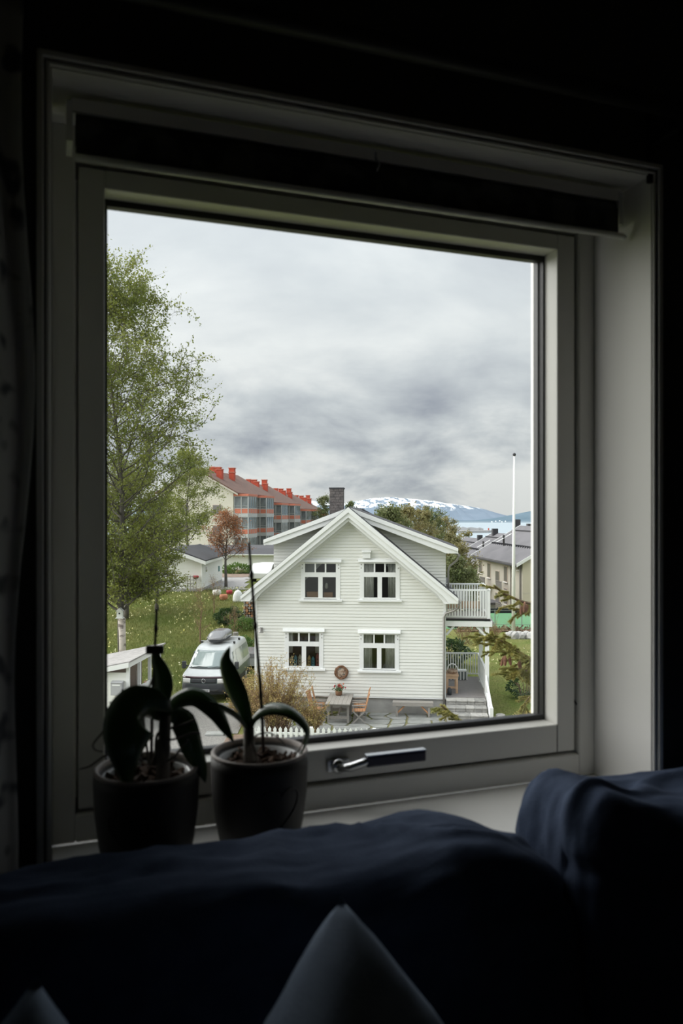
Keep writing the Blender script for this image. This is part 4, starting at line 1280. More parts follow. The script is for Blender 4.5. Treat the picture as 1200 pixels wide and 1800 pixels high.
# porch furniture
pt = thing('porch_table', 'orange pine table standing on the porch', 'table', hw(3.96, 1.05, PZ + .02), HA)
MB().box(-.26, .24, -.45, .45, .66, .71).build('table_top', M['pine'], pt)
for x in (-.2, .17):
    for y in (-.38, .38):
        MB().box(x - .045, x + .045, y - .045, y + .045, 0, .66).build('leg', M['pine'], pt)
MB().box(-.2, .17, -.40, -.36, .18, .26).build('rail', M['pine'], pt); MB().box(-.2, .17, -.42, -.36, .55, .66).build('apron', M['pine'], pt)
bk = thing('wicker_basket', 'round handled basket on the porch table', 'basket', hw(3.98, 1.05, PZ + .73), HA)
MB().lathe([(.14, 0), (.20, .04), (.21, .14), (.19, .14), (.13, .02)], 16).build('bowl', M['wreathpale'], bk, True)
for q in (-.05, .05):
    MB().tube([(.2 * math.cos(a), q, .12 + .24 * math.sin(a)) for a in np.linspace(0, math.pi, 13)], .016, 6).build('handle', M['trim'], bk)
bx_ = thing('white_crate', 'white slatted bench crate by the porch railing', 'crate', hw(4.35, 3.35, PZ + .02), HA)
MB().box(-.36, .34, -.16, .16, .34, .40).build('lid', M['trim'], bx_)
for i in range(6):
    MB().box(-.34 + i * .13, -.28 + i * .13, -.15, -.11, 0, .34).build('slat', M['trim'], bx_)
MB().box(-.34, .33, -.10, .14, .02, .33).build('box', M['vanglass'], bx_)
o = MB().lathe([(.07, 0), (.09, .02), (.085, .22), (.05, .25), (.05, .28)], 14).build('dark_vase', M['vanblack'], smooth=True, loc=hw(3.83, .35, PZ + .02)); tag(o, 'dark jug on the deck beside the house corner', 'jug')
hl = thing('porch_lamp', 'dark cone lamp hanging under the balcony', 'lamp', hw(4.02, 1.6, 3.12), HA)
MB().lathe([(.02, .16), (.05, .13), (.22, 0), (.21, -.01), (.03, .1)], 16).build('shade', M['vanblack'], hl, True); MB().tube([(0, 0, .16), (0, 0, .42)], .01, 5).build('stem', M['vanblack'], hl)
o = MB().lathe([(.12, 0), (.15, .02), (.17, .30), (.15, .31), (.13, .05)], 16).build('planter', M['block'], smooth=True, loc=hw(5.62, -1.0, 0)); tag(o, 'grey stone planter at the foot of the steps', 'planter')

# ---------------------------------------------------------------- white picket fence
fA, fB = P(437, 1286, 25.4), P(760, 1312, 24.95)
fA.z = fB.z = 0
fd = (fB - fA); fl = fd.length; fang = math.atan2(fd.y, fd.x)
fen = thing('picket_fence', 'low white pointed picket fence before the terrace', 'fence', fA, fang)
pk = MB().prism([(-.045, .06), (.045, .06), (.045, .76), (.055, .79), (0, .88), (-.055, .79), (-.045, .76)], -.012, .012).mesh('picket', M['trim'])
n = int(fl / .172)
for i in range(n + 1):
    link('picket', pk, fen, (.16 + i * .172, -.03, 0))
for z in (.22, .62):
    MB().box(0, fl, -.018, .018, z, z + .07).build('rail', M['trim'], fen)
for x in (0, 2.0, 4.0, fl):
    MB().box(x - .05, x + .05, 0, .1, -.1, .86 if x else .95).build('post', M['trim'], fen)
# side run of the fence towards the driveway
fen2 = thing('picket_fence', 'short white picket fence leading back along the driveway', 'fence', fA + Vector((-.0, .22, 0)), math.radians(82))
for i in range(11):
    link('picket', pk, fen2, (.14 + i * .172, 0, 0))
for z in (.22, .62):
    MB().box(0, 2.0, .012, .045, z, z + .07).build('rail', M['trim'], fen2)
MB().box(2.0, 2.1, 0, .1, -.1, .9).build('post', M['trim'], fen2)
sl_ = MB().box(-.32, .32, -.22, .22, 0, .07).build('stepping_slab', M['flag'], loc=(P(378, 1290, 27.5).x, 27.5, .01), bevel=.01); tag(sl_, 'pale square stone slab at the edge of the gravel', 'slab')

# ---------------------------------------------------------------- the camper van
VX, VY = P(357, 1230, 31.6).x, 31.6
VH = hgt(VX, VY + 2)
van = thing('camper_van', 'silver van with dark green lower sides facing the camera', 'van', (VX, VY, .16), math.radians(-4.5))
# local: x across, y from nose to tail
def v_front(z):      # nose profile: distance behind the bumper face
    return float(np.interp(z, [.20, .32, .55, .62, .80, .98, 1.04, 1.10, 1.17, 1.30, 1.60, 1.80, 1.86, 1.92, 1.955, 1.97], [.10, .02, .0, .03, .05, .09, .16, .40, .74, .90, 1.27, 1.52, 1.62, 1.82, 2.1, 2.5]))
def v_rear(z):
    return float(np.interp(z, [.2, .4, 1.0, 1.7, 1.9, 1.97], [4.80, 4.89, 4.89, 4.78, 4.70, 4.45]))
def v_half(z):
    return float(np.interp(z, [.2, .35, .6, 1.0, 1.1, 1.5, 1.8, 1.9, 1.955, 1.97], [.88, .93, .95, .95, .935, .865, .79, .745, .68, .58]))
def ring(z, n=9):
    f, r, w = v_front(z), v_rear(z), v_half(z)
    cf = .30 + .30 * sm(1.0, 1.3, z) * (1 - sm(1.8, 1.97, z)); cr = .14
    pts = []
    # front, bulging forward in the middle
    for i in range(-6, 7):
        t = i / 6
        pts.append((t * w * .90, f + cf * .42 * abs(t) ** 2.4))
    pts.append((w * .97, f + cf * .42 + .10)); pts.append((w, f + cf * .42 + .26))
    for i in range(1, n):
        pts.append((w, f + cf * .42 + .26 + (r - cr - f - cf * .42 - .26) * i / n))
    pts += [(w, r - cr), (w - .04, r - .04), (w - .14, r), (-w + .14, r), (-w + .04, r - .04), (-w, r - cr)]
    for i in range(n - 1, 0, -1):
        pts.append((-w, f + cf * .42 + .26 + (r - cr - f - cf * .42 - .26) * i / n))
    pts.append((-w, f + cf * .42 + .26)); pts.append((-w * .97, f + cf * .42 + .10))
    return [(x, y, z) for x, y in pts]
def loft(zs, cap_top=False, cap_bot=False):
    mb = MB(); rs = [ring(z) for z in zs]; n = len(rs[0])
    mb.v = [p for r in rs for p in r]
    for i in range(len(zs) - 1):
        for k in range(n):
            mb.f.append((i * n + k, i * n + (k + 1) % n, (i + 1) * n + (k + 1) % n, (i + 1) * n + k))
    if cap_top: mb.f.append(tuple((len(zs) - 1) * n + k for k in range(n)))
    if cap_bot: mb.f.append(tuple(reversed(range(n))))
    return mb
loft([.30, .36, .45, .55, .60], cap_bot=True).build('lower_skirt', M['vanblack'], van, True)
loft([.60, .66, .74, .82, .90, .97]).build('lower_body', M['vangreen'], van, True)
loft([.97, 1.01, 1.05, 1.09, 1.13, 1.17, 1.24, 1.32, 1.42, 1.52, 1.62, 1.72, 1.80, 1.86, 1.91, 1.945, 1.965, 1.97], cap_top=True).build('upper_body', M['vansilver'], van, True)
# front skin patch: (lateral t0..t1, z0..z1) proud of the nose by off
def nose_patch(t0, t1, zs, off, name, m, parent=None, taper=None, nt=10):
    mb = MB(); rows = []
    for zi, z in enumerate(zs):
        f, w = v_front(z), v_half(z)
        cf = .30 + .30 * sm(1.0, 1.3, z) * (1 - sm(1.8, 1.97, z))
        a, b = (t0, t1) if taper is None else taper(zi / (len(zs) - 1))
        for i in range(nt + 1):
            t = a + (b - a) * i / nt
            mb.v.append((t * w * .90, f + cf * .42 * abs(t) ** 2.4 - off, z + off * .3))
    for j in range(len(zs) - 1):
        for i in range(nt):
            p = j * (nt + 1) + i; mb.f.append((p, p + 1, p + nt + 2, p + nt + 1))
    o = mb.build(name, m, parent or van, True); o.modifiers.new('solid', 'SOLIDIFY').thickness = .01
    return o
nose_patch(-.93, .93, list(np.linspace(1.205, 1.80, 8)), .012, 'windscreen', M['vanglass'])
nose_patch(-1.0, 1.0, [1.175, 1.19, 1.205], .014, 'cowl', M['vanblack'])
nose_patch(-.60, .60, [.74, .80, .86, .92], .018, 'grille', M['vanblack'])
nose_patch(-1.02, 1.02, [.925, .95, .98, 1.0], .026, 'bonnet_guard', mat('bonnet_guard', (.05, .022, .03), .12, coat=.8))
nose_patch(-1.02, 1.02, [.36, .45, .55, .64, .70], .022, 'bumper', M['vanblack'])
nose_patch(-1.02, 1.02, [.695, .715], .028, 'bumper_strip', mat('bumper_top', (.12, .125, .13), .5))
nose_patch(-.72, .72, [.40, .45, .50], .030, 'lower_grille', M['ink'])
for s in (-1, 1):
    a, b = sorted((s * .64, s * 1.0))
    nose_patch(a, b, [.735, .80, .86, .915], .024, 'headlight', M['lamp'])
# emblem: ring with a V above a W
em = link('emblem', MB().tube([(.078 * math.cos(a), 0, .078 * math.sin(a)) for a in np.linspace(0, 2 * math.pi, 25)], .010, 6, False).mesh('emblem', M['chrome'], True), van, (0, v_front(.84) - .035, .84))
for pl in ([(-.032, .062), (0, .008), (.032, .062)], [(-.068, .030), (-.030, -.058), (0, .000), (.030, -.058), (.068, .030)]):
    MB().tube([(x, -.004, z) for x, z in pl], .009, 5).build('letter', M['chrome'], em)
MB().lathe([(.0001, 0), (.078, 0)], 20).build('disc', M['ink'], em).rotation_euler = (math.radians(90), 0, 0)
# number plate
plt = MB().box(-.26, .26, -.01, .01, -.055, .055).build('number_plate', M['platewhite'], van, loc=(0, v_front(.50) - .045, .47))
SEG = {'A': 'abcefg', 'B': 'abcdefg', '8': 'abcdefg', '3': 'abcdg', '7': 'abc', '1': 'bc', '2': 'abged', 'N': 'abcef'}
def glyph(c, x, z, w, h, parent):
    mb = MB(); t = .010
    S = {'a': (x, x + w, z + h - t, z + h), 'd': (x, x + w, z, z + t), 'g': (x, x + w, z + h / 2 - t / 2, z + h / 2 + t / 2),
         'f': (x, x + t, z + h / 2, z + h), 'e': (x, x + t, z, z + h / 2), 'b': (x + w - t, x + w, z + h / 2, z + h), 'c': (x + w - t, x + w, z, z + h / 2)}
    for s in SEG[c]:
        x0, x1, z0, z1 = S[s]; mb.box(x0, x1, -.014, -.010, z0, z1)
    mb.build('character', M['ink'], parent)
x = -.235
for c in 'NA 88372':
    if c != ' ':
        glyph(c, x, -.036, .040, .072, plt)
    x += .058
# side glass, both sides
for s in (-1, 1):
    for y0, y1, ya in ((1.30, 2.05, .45), (2.18, 3.35, 0), (3.45, 4.55, 0)):
        mb = MB(); zs_ = list(np.linspace(1.16, 1.72, 5))
        for j, z in enumerate(zs_):
            for i in range(5):
                y = y0 + (y1 - y0) * i / 4
                if ya and i < 2: y = y + ya * j / 4 * (1 - i / 2)
                mb.v.append((s * (v_half(z) + .008), y, z))
        for j in range(4):
            for i in range(4):
                p = j * 5 + i; mb.f.append((p, p + 1, p + 6, p + 5))
        mb.build('side_window', M['vanside'], van, True)
    m_ = MB(); m_.box(-.085, .085, -.06, .06, -.15, .15); mr_ = m_.build('mirror', M['vanblack'], van, loc=(s * 1.10, 1.18, 1.26), bevel=.03)
    MB().bar((-s * .05, .03, -.04), (-s * .20, .06, -.06), .04, .05).build('mirror_arm', M['vanblack'], mr_)
    for y in (.92, 3.92):
        w_ = MB().lathe([(.05, -.11), (.20, -.11), (.32, -.10), (.335, -.06), (.335, .06), (.32, .10), (.20, .11), (.05, .11)], 24).build('wheel', M['tyre'], van, True, loc=(s * .83, y, .335))
        w_.rotation_euler = (0, math.radians(90), 0)
        MB().lathe([(.02, s * .1), (.19, s * .112), (.185, s * .118), (.02, s * .108)], 18).build('rim', M['trailer'], w_, True)
for x0, x1 in ((-.74, -.02), (.02, .70)):
    z = 1.235
    MB().tube([(x0, v_front(z) - .02 + .10 * abs(x0) ** 2, z - .02), ((x0 + x1) / 2, v_front(z) - .03 + .02, z + .03), (x1, v_front(z) - .03 + .1 * abs(x1) ** 2, z + .01)], .013, 5).build('wiper', M['ink'], van)
for y in (2.55, 3.55):
    rbar = MB().bar((-.74, y, 2.03), (.74, y, 2.03), .07, .035).build('roof_bar', M['trailer'], van)
    for s in (-1, 1):
        MB().box(s * .70 - .04, s * .70 + .04, y - .05, y + .05, 1.93, 2.03).build('bar_foot', M['ink'], rbar)
# roof box, strapped a little to the left of the middle
rbx = thing('roof_box', 'shiny grey roof box lying on the van roof', 'roof box', Vector((VX, VY, .16)) + Matrix.Rotation(math.radians(-4.5), 4, 'Z') @ Vector((-.06, 2.15, 2.05)), math.radians(-4.5))
def rb_loft(z0, z1, k, name, m):
    mb = MB(); st = 14; n = 14
    for i in range(st + 1):
        t = i / st; y = -.12 + 2.0 * t
        w = .40 * (1 - (1 - min(1, t / .28)) ** 2.2 * .55) * (1 - max(0, (t - .9) / .1) ** 2 * .15)
        top = z0 + (z1 - z0) * (.30 + .70 * sm(0, .42, t)) * (1 - .22 * sm(.8, 1, t)) if k else z1
        for j in range(n):
            a = math.pi * j / (n - 1)
            cx, cz = math.cos(a), max(0.0, math.sin(a))
            mb.v.append((w * math.copysign(abs(cx) ** .55, cx), y, z0 + (top - z0) * cz ** .6))
        mb.v.append((0, y, z0))
    n1 = n + 1
    for i in range(st):
        for j in range(n1):
            a, b = i * n1 + j, i * n1 + (j + 1) % n1; mb.f.append((a, b, b + n1, a + n1))
    mb.f += [tuple(range(n1)), tuple(st * n1 + j for j in range(n1))]
    return mb.build(name, m, rbx, True)
rb_loft(.10, .38, True, 'lid', M['boxgrey'])
mb = MB()
for i in range(11):
    t = i / 10; y = -.10 + 1.96 * t; w = .39 * (1 - (1 - min(1, t / .28)) ** 2.2 * .55)
    mb.v += [(-w, y, .10), (w, y, .10), (w * .85, y, .0), (-w * .85, y, .0)]
for i in range(10):
    for j in range(4):
        a, b = i * 4 + j, i * 4 + (j + 1) % 4; mb.f.append((a, b, b + 4, a + 4))
mb.f += [(0, 1, 2, 3), (43, 42, 41, 40)]
mb.build('tray', M['vanblack'], rbx)

# trailer behind the van
tr_ = thing('utility_trailer', 'small grey covered trailer parked behind the van', 'trailer', (P(441, 1175, 38.2).x, 38.2, .1), math.radians(-4))
MB().box(-.62, .62, -.9, .9, .42, .82).build('box', M['trailer'], tr_); MB().prism([(-.65, .82), (.65, .82), (.60, 1.0), (-.60, 1.02)], -.93, .93).build('cover', M['boxgrey'], tr_)
for s in (-1, 1):
    w_ = MB().lathe([(.05, -.07), (.25, -.07), (.28, 0), (.25, .07), (.05, .07)], 18).build('wheel', M['tyre'], tr_, True, loc=(s * .72, .1, .28)); w_.rotation_euler = (0, math.radians(90), 0)
MB().bar((0, -.9, .42), (0, -1.9, .42), .07, .07).build('drawbar', M['pipe'], tr_)

# ---------------------------------------------------------------- bin shed with half doors
SHX, SHY = P(226, 1172, 27.8).x, 27.8
shed = thing('bin_shed', 'low white board shed with half doors and felt roof beside the driveway', 'shed', (SHX, SHY, .05), HA)
# local: u right, v back; near right corner at origin; shed body to the left
SD, SW_ = 3.55, 2.4
MB().box(-SW_, -.06, .1, SD, 0, .08).build('floor_slab', M['concrete'], shed)
MB().box(-SW_, -SW_ + .05, .05, SD, 0, 1.9).build('rear_wall', M['trim'], shed)
MB().box(-SW_ + .06, -.75, SD - .05, SD, 0, 1.9).build('far_wall', M['brownwall'], shed)
MB().box(-.80, -.76, .08, SD, .08, 2.1).build('inner_wall', M['brownwall'], shed)
fwall = MB().box(-SW_, -.02, .035, .06, 0, 2.02).build('front_wall', M['trim'], shed)
sb_me = MB().add([(0, -.02, 0), (1, -.02, 0), (1, -.004, .155), (0, -.004, .155), (0, .02, 0), (1, .02, 0), (1, .02, .155), (0, .02, .155)], [(0, 1, 2, 3), (4, 7, 6, 5), (0, 4, 5, 1), (3, 2, 6, 7), (0, 3, 7, 4), (1, 5, 6, 2)]).mesh('board', M['siding'])
for i in range(13):
    link('board', sb_me, fwall, (-SW_, .02, .02 + i * .155), scale=(SW_ - .08, 1, 1))
for y in (.0, 1.15, 2.3, 3.45):
    MB().box(-.09, .02, y, y + .10, 0, 2.22).build('post', M['trim'], shed)
    if y < 3.4:
        d = MB().box(-.05, .0, y + .11, y + 1.14, .08, 1.32).build('half_door', M['trim'], shed)
        for k in range(7):
            MB().box(.0, .012, y + .12 + k * .146, y + .25 + k * .146, .09, 1.31 + (.015 * (k % 2))).build('door_board', M['trim'], d)
        MB().box(-.055, -.005, y + .35 + .2 * (y > 1), y + .75, 1.325, 1.37).build('plank_end', M['pine'], shed)
        MB().tube([(.02, y + .20, 1.12), (.04, y + .20, 1.12)], .025, 8).build('latch', M['ink'], d)
for a, b in (((-.5, .3, .2), (-.3, .5, 1.9)), ((-.4, .9, .2), (-.3, .45, 1.8)), ((-.45, 2.0, .2), (-.3, 1.6, 1.8))):
    MB().tube([a, b], .016, 5).build('tool_handle', M['oldwood'], shed)
MB().box(-.06, .03, -.05, SD + .25, 2.22, 2.42).build('fascia', M['trim'], shed)
MB().prism([(-SW_ - .2, 1.86), (.10, 2.42), (.10, 2.47), (-SW_ - .2, 1.91)], -.16, SD + .35).build('roof', M['shedroof'], shed)
MB().prism([(-SW_ - .2, 1.70), (.06, 2.25), (.06, 2.42), (-SW_ - .2, 1.86)], -.19, -.14).build('barge_board', M['trim'], shed)
mbx_u = -.62
ml = thing('mailbox', 'grey metal mailbox on the white shed wall', 'mailbox', Vector((SHX, SHY, .05)) + Matrix.Rotation(HA, 4, 'Z') @ Vector((-.37, -.01, 1.28)), HA)
MB().box(-.20, .20, -.20, -.01, 0, .44).build('box', M['mailbox'], ml, bevel=.01); MB().prism([(-.22, .44), (-.0, .48), (0, .44)], -.21, .21, 'x').build('lid', M['mailbox'], ml)
MB().box(-.14, .14, -.207, -.20, .34, .38).build('slot', M['trim'], ml)

# ---------------------------------------------------------------- white garage and long low building
GX, GY = P(354, 1046, 55).x, 55.0; GH = hgt(GX, GY) - .05
gar = thing('garage', 'small white garage with dark shallow roof on the lawn', 'garage', (GX, GY, GH), math.radians(-1.6))
MB().box(-3.6, 0, 0, 8.0, -.3, .28).build('plinth', M['concrete'], gar)
gw = MB().box(-3.55, -.05, .05, 7.95, .28, 2.15).build('body', M['trim'], gar)
MB().prism([(-3.55, 2.15), (-.05, 2.15), (-1.8, 2.85)], .05, .15).build('gable', M['siding'], gar)
for i in range(15):
    link('board', sb_me, gw, (0, .0, .28 + i * .125), rot=(0, 0, math.radians(90)), scale=(8, 1, .85)); link('board', sb_me, gw, (-3.6, .04, .28 + i * .125), scale=(3.6, 1, .85))
for s in (0, 1):
    poly = [(-1.8, 2.95), (.35, 2.16), (.35, 2.24), (-1.8, 3.05)] if s else [(-1.8, 2.95), (-3.95, 2.16), (-3.95, 2.24), (-1.8, 3.05)]
    MB().prism(poly, -.35, 8.3).build('roof_slope', M['roofdark'], gar)
    poly = [(-1.8, 2.70), (.36, 1.92), (.36, 2.17), (-1.8, 2.95)] if s else [(-1.8, 2.70), (-3.96, 1.92), (-3.96, 2.17), (-1.8, 2.95)]
    MB().prism(poly, -.38, -.33).build('barge_board', M['trim'], gar)
MB().box(.30, .36, -.33, 8.3, 1.98, 2.16).build('fascia', M['trim'], gar)
w_ = MB().box(.0, .04, 1.2, 1.9, 1.25, 1.75).build('window', M['trim'], gar); MB().box(.03, .05, 1.28, 1.82, 1.32, 1.68).build('pane', M['darkpane'], w_)
MB().box(.0, .05, 6.3, 6.7, 1.0, 1.4).build('meter_box', mat('teal_box', (.03, .16, .17), .5), gar)
MB().tube([(.02, -.02, 2.0), (.02, -.02, .0)], .04, 6).build('downpipe', M['trim'], gar)
tl_ = thing('garden_trellis', 'grey lattice rack leaning on the garage front', 'trellis', (P(337, 1045, 54.6).x, 54.6, GH + .05), math.radians(-1.6))
for i in range(4): MB().box(-.32 + i * .2, -.28 + i * .2, -.02, .02, 0, 1.15).build('upright', M['pipe'], tl_)
for i in range(5): MB().box(-.34, .34, -.03, -.01, .1 + i * .24, .14 + i * .24).build('crossbar', M['pipe'], tl_)
hb = thing('hanging_basket', 'red flower basket hanging on the garage front', 'flower basket', (P(344, 1015, 54.8).x, 54.75, P(344, 1015, 54.8).z - .12))
MB().lathe([(.05, 0), (.18, .08), (.22, .16), (.02, .16)], 12).build('bowl', M['wicker'], hb, True)
for k in range(9): MB().ball((.14 * math.cos(k * .7), .14 * math.sin(k * .7), .18), .08, 6, 4).build('bloom', M['redflower'], hb, True)

LX = P(300, 1008, 76).x
lg = thing('long_low_building', 'long low white building with dark flat roof behind the garage', 'building', (LX, 76, 2.0), math.radians(-2))
MB().box(0, 16, 0, 8, -.3, 1.75).build('wall', M['trim'], lg)
for i in range(12):
    MB().box(-.01, 16.01, -.03, 0, .0 + i * .148, .135 + i * .148).build('board', M['siding'], lg)
MB().box(-.4, 16.4, -.5, 8.4, 1.78, 1.88).build('eave_board', M['trim'], lg)
MB().prism([(-.45, 1.88), (2.2, 2.32), (6.5, 2.5), (8.4, 2.3), (8.4, 1.9)], -.4, 16.4, 'x').build('roof', M['roofdark'], lg)
pc = thing('parked_car', 'white car roof showing behind the house corner', 'car', (P(473, 1030, 64).x, 64, hgt(P(473, 1030, 64).x, 64) - .1), math.radians(75))
MB().prism([(-2.1, .35), (2.1, .35), (2.15, .8), (1.3, .95), (.8, 1.48), (-1.4, 1.52), (-2.0, .95), (-2.15, .8)], -.85, .85).build('body', M['trim'], pc, bevel=.06)
MB().prism([(1.2, .98), (.76, 1.42), (-1.35, 1.45), (-1.9, .98)], -.86, .86).build('glazing', M['darkpane'], pc)
for x in (-1.3, 1.3):
    for s in (-1, 1):
        MB().tube([(x, s * .70, .33), (x, s * .87, .33)], .33, 16).build('wheel', M['tyre'], pc)

# garden odds and ends left of the house
def small(name, mb, m, loc, label, cat, smooth=True):
    o = mb.build(name, m, smooth=smooth, loc=loc); tag(o, label, cat); return o
p = P(418, 1057, 51.5); gh = hgt(p.x, 51.5)
dome = thing('rounded_cover', 'white rounded cover standing on a plank beside the house', 'cover', (p.x, 51.5, p.z - .05), 0)
mb = MB(); n, st = 12, 10
for i in range(st + 1):
    t = i / st; r = .36 * math.sqrt(max(0.002, 1 - t ** 2.6))
    for k in range(n):
        a = 2 * math.pi * k / n; mb.v.append((r * math.cos(a) * .95, r * math.sin(a) * .7, t * .80))
for i in range(st):
    for k in range(n):
        a, b = i * n + k, i * n + (k + 1) % n; mb.f.append((a, b, b + n, a + n))
mb.f += [tuple(range(n)), tuple(st * n + k for k in range(n))]
mb.build('shell', M['trim'], dome, True)
MB().box(-.35, .75, -.25, .25, -.10, -.01).build('support_plank', M['pine'], dome)
for x in (-.25, .6):
    MB().box(x - .05, x + .05, -.2, .2, gh - (p.z - .05) - .05, -.10).build('support_leg', M['oldwood'], dome)
# stacked firewood along the left side wall
T0 = lambda px, Y: P(px, 905, Y).x
fwd = thing('firewood_stack', 'stacked firewood logs behind the left corner of the house', 'firewood', (T0(440, 47), 47, hgt(T0(440, 47), 47) + .1), HA)
gg = random.Random(21)
for i in range(9):
    for j in range(6):
        r = gg.uniform(.055, .085)
        MB().tube([(-.36 + j * .15 + gg.uniform(-.02, .02), -.0, .10 + i * .155), (-.36 + j * .15, .38, .10 + i * .155)], r, 7).build('log', M['teak'] if (i + j) % 3 == 0 else M['wicker'] if (i * j) % 2 else M['oldwood'], fwd)
MB().box(-.48, .52, -.1, 1.0, 1.46, 1.50).build('cover_sheet', M['oldwood'], fwd)
for y in (.45,):
    MB().box(-.42, .46, y, y + .35, .02, 1.42).build('log_row', M['wicker'], fwd)
MB().box(-.46, .50, -.05, .9, -.25, .02).build('pallet', M['oldwood'], fwd)
for px, py, Y, r, m_, lb, nm in ((393, 1049, 52, .28, 'terracotta', 'round terracotta pot on the lawn below the copper tree', 'garden_pot'), (403, 1040, 54, .22, 'redflower', 'red toy like planter beside the copper tree', 'red_planter'), (381, 1041, 53.5, .30, 'lace', 'pale yellow ball shaped planter near the garage', 'ball_planter')):
    p = P(px, py, Y); z = hgt(p.x, Y)
    small(nm, MB().lathe([(r * .5, 0), (r * .85, r * .3), (r, r * .9), (r * .9, r * 1.4), (r * .7, r * 1.45), (r * .65, r * 1.1)], 14), M[m_], (p.x, Y, z - .02), lb, 'planter')
p = P(414, 1092, 42); z = hgt(p.x, 42)
small('cut_stump', MB().lathe([(.20, -.1), (.17, .1), (.15, .55), (.14, .60), (.001, .60)], 9), M['oldwood'], (p.x, 42, z), 'short pale stump among the garden bushes', 'stump', False)

# ---------------------------------------------------------------- flats with red balconies
AA = math.radians(-8.6)
AX, AY = P(410, 905, 104).x, 104.0
flats = thing('red_balcony_flats', 'long cream block of flats with red balconies and tiled roof', 'apartment building', (AX, AY, 0), AA)
SEC = 19.5; EAVE0 = 10.75
drops = [0, .90, 1.75, 2.60]
bay_pitch = 9.75; BP, BLn = 1.9, 4.6
me_cache = {}
def unit(name, m):
    if (name, m) not in me_cache:
        me_cache[name, m] = MB().box(0, 1, 0, 1, 0, 1).mesh(name, M[m])
    return me_cache[name, m]
def ub(name, m, parent, x0, x1, y0, y1, z0, z1):
    return link(name, unit(name, m), parent, (x0, y0, z0), scale=(x1 - x0, y1 - y0, z1 - z0))
for s in range(4):
    y0, y1 = s * SEC, (s + 1) * SEC if s < 3 else s * SEC + 12
    e = EAVE0 - drops[s]
    MB().box(-10, 0, y0, y1, -2, e).prism([(-10, e), (0, e), (-5, e + 2.85)], y0, y1).build('block', M['render'], flats)
    for poly in ([(-5, e + 2.82), (.75, e - .45), (.75, e - .28), (-5, e + 3.02)], [(-5, e + 2.82), (-10.7, e - .4), (-10.7, e - .22), (-5, e + 3.02)]):
        MB().prism(poly, y0 - .35, y1 + .02).build('roof_slope', M['rooftile'], flats)
    MB().prism([(-5, e + 2.60), (.70, e - .62), (.70, e - .40), (-5, e + 2.8)], y0 - .40, y0 - .33).build('verge', M['beige'], flats)
    # chimneys: pots on both sides of the ridge
    for (x, dy, w_, dz) in ((-4.0, 12.6, .80, .65), (-4.2, 6.4, .80, .40), (-3.0, 9.2, .70, -.15), (-3.0, 3.4, .75, -.05), (-5.6, 8.2, .65, .55)):
        zr_ = e + 3.02; zb = zr_ - abs(x + 5) * .56
        c = ub('chimney', 'redbrick', flats, x - w_ / 2, x + w_ / 2, y0 + dy, y0 + dy + .8, zb - .6, zr_ + dz)
        MB().box(x - w_ / 2 - .07, x + w_ / 2 + .07, y0 + dy - .07, y0 + dy + .87, zr_ + dz, zr_ + dz + .12).build('chimney_cap', M['redpanel'], flats)
    MB().tube([(-4.6, y0 + 15, e + 2.4), (-4.6, y0 + 15, e + 3.7)], .12, 6).build('vent_pipe', M['pipe'], flats)
    nb = 2 if s < 3 else 1
    for b in range(nb):
        yb = y0 + b * bay_pitch + .15
        bay = MB().box(.0, .12, yb, yb + BLn, -2, e - .6).build('balcony_bay', M['render'], flats)
        ub('bay_roof', 'redpanel', bay, 0, BP + .12, yb - .1, yb + BLn + .1, e - .70, e - .40)
        for st in range(4):
            zt = e - .72 - st * 2.70          # top of glazing of this storey
            zr = zt - 1.58; zf = zr - .66      # red parapet between zf and zr
            if zf < .5: break
            if True:
                # end face towards the camera: two red panels, two panes
                for k in range(2):
                    x0, x1 = .12 + k * .90, .12 + (k + 1) * .90 - .05
                    ub('red_panel', 'redpanel', bay, x0, x1, yb - .03, yb + .02, zf + .02, zr - .05)
                    ub('pane', 'baypane', bay, x0, x1, yb + .0, yb + .03, zr + .32 if k else zr + .04, zt - .06)
                    if k: ub('pane', 'baypane', bay, x0, x1, yb + .0, yb + .03, zr + .04, zr + .26)
                # long side: four panels and panes
                for k in range(4):
                    ya, yb2 = yb + .06 + k * (BLn - .1) / 4, yb + .06 + (k + 1) * (BLn - .1) / 4 - .07
                    ub('red_panel', 'redpanel', bay, BP - .02, BP + .03, ya, yb2, zf + .02, zr - .05)
                    ub('pane', 'baypane', bay, BP - .03, BP, ya, yb2, zr + .04, zt - .06)
            # frame
            for z in (zr - .03, zt - .06):
                ub('frame_rail', 'alu', bay, 0, BP + .05, yb - .05, yb + .05, z, z + .07); ub('frame_rail', 'alu', bay, BP - .05, BP + .06, yb, yb + BLn, z, z + .07)
            ub('frame_rail', 'alu', bay, 0, BP + .04, yb - .04, yb + .04, zr + .27, zr + .31)
            ub('slab', 'alu', bay, 0, BP + .06, yb - .06, yb + BLn + .06, zf - .44, zf)
            for x in (.04, .98, BP):
                ub('mullion', 'alu', bay, x, x + .10, yb - .05, yb + .05, zf, zt)
            for k in range(5):
                yy = yb + k * (BLn - .1) / 4
                ub('mullion', 'alu', bay, BP - .04, BP + .05, yy, yy + .07, zf, zt)
# gable windows
for zc_ in (8.3, 5.6, 2.9):
    for xw in (-2.2, -6.6):
        w_ = ub('window', 'flatframe', flats, xw - .62, xw + .62, -.05, .03, zc_ - .65, zc_ + .65)
        MB().box(xw - .54, xw + .54, -.08, -.04, zc_ - .57, zc_ + .57).build('pane', M['darkpane'], flats)

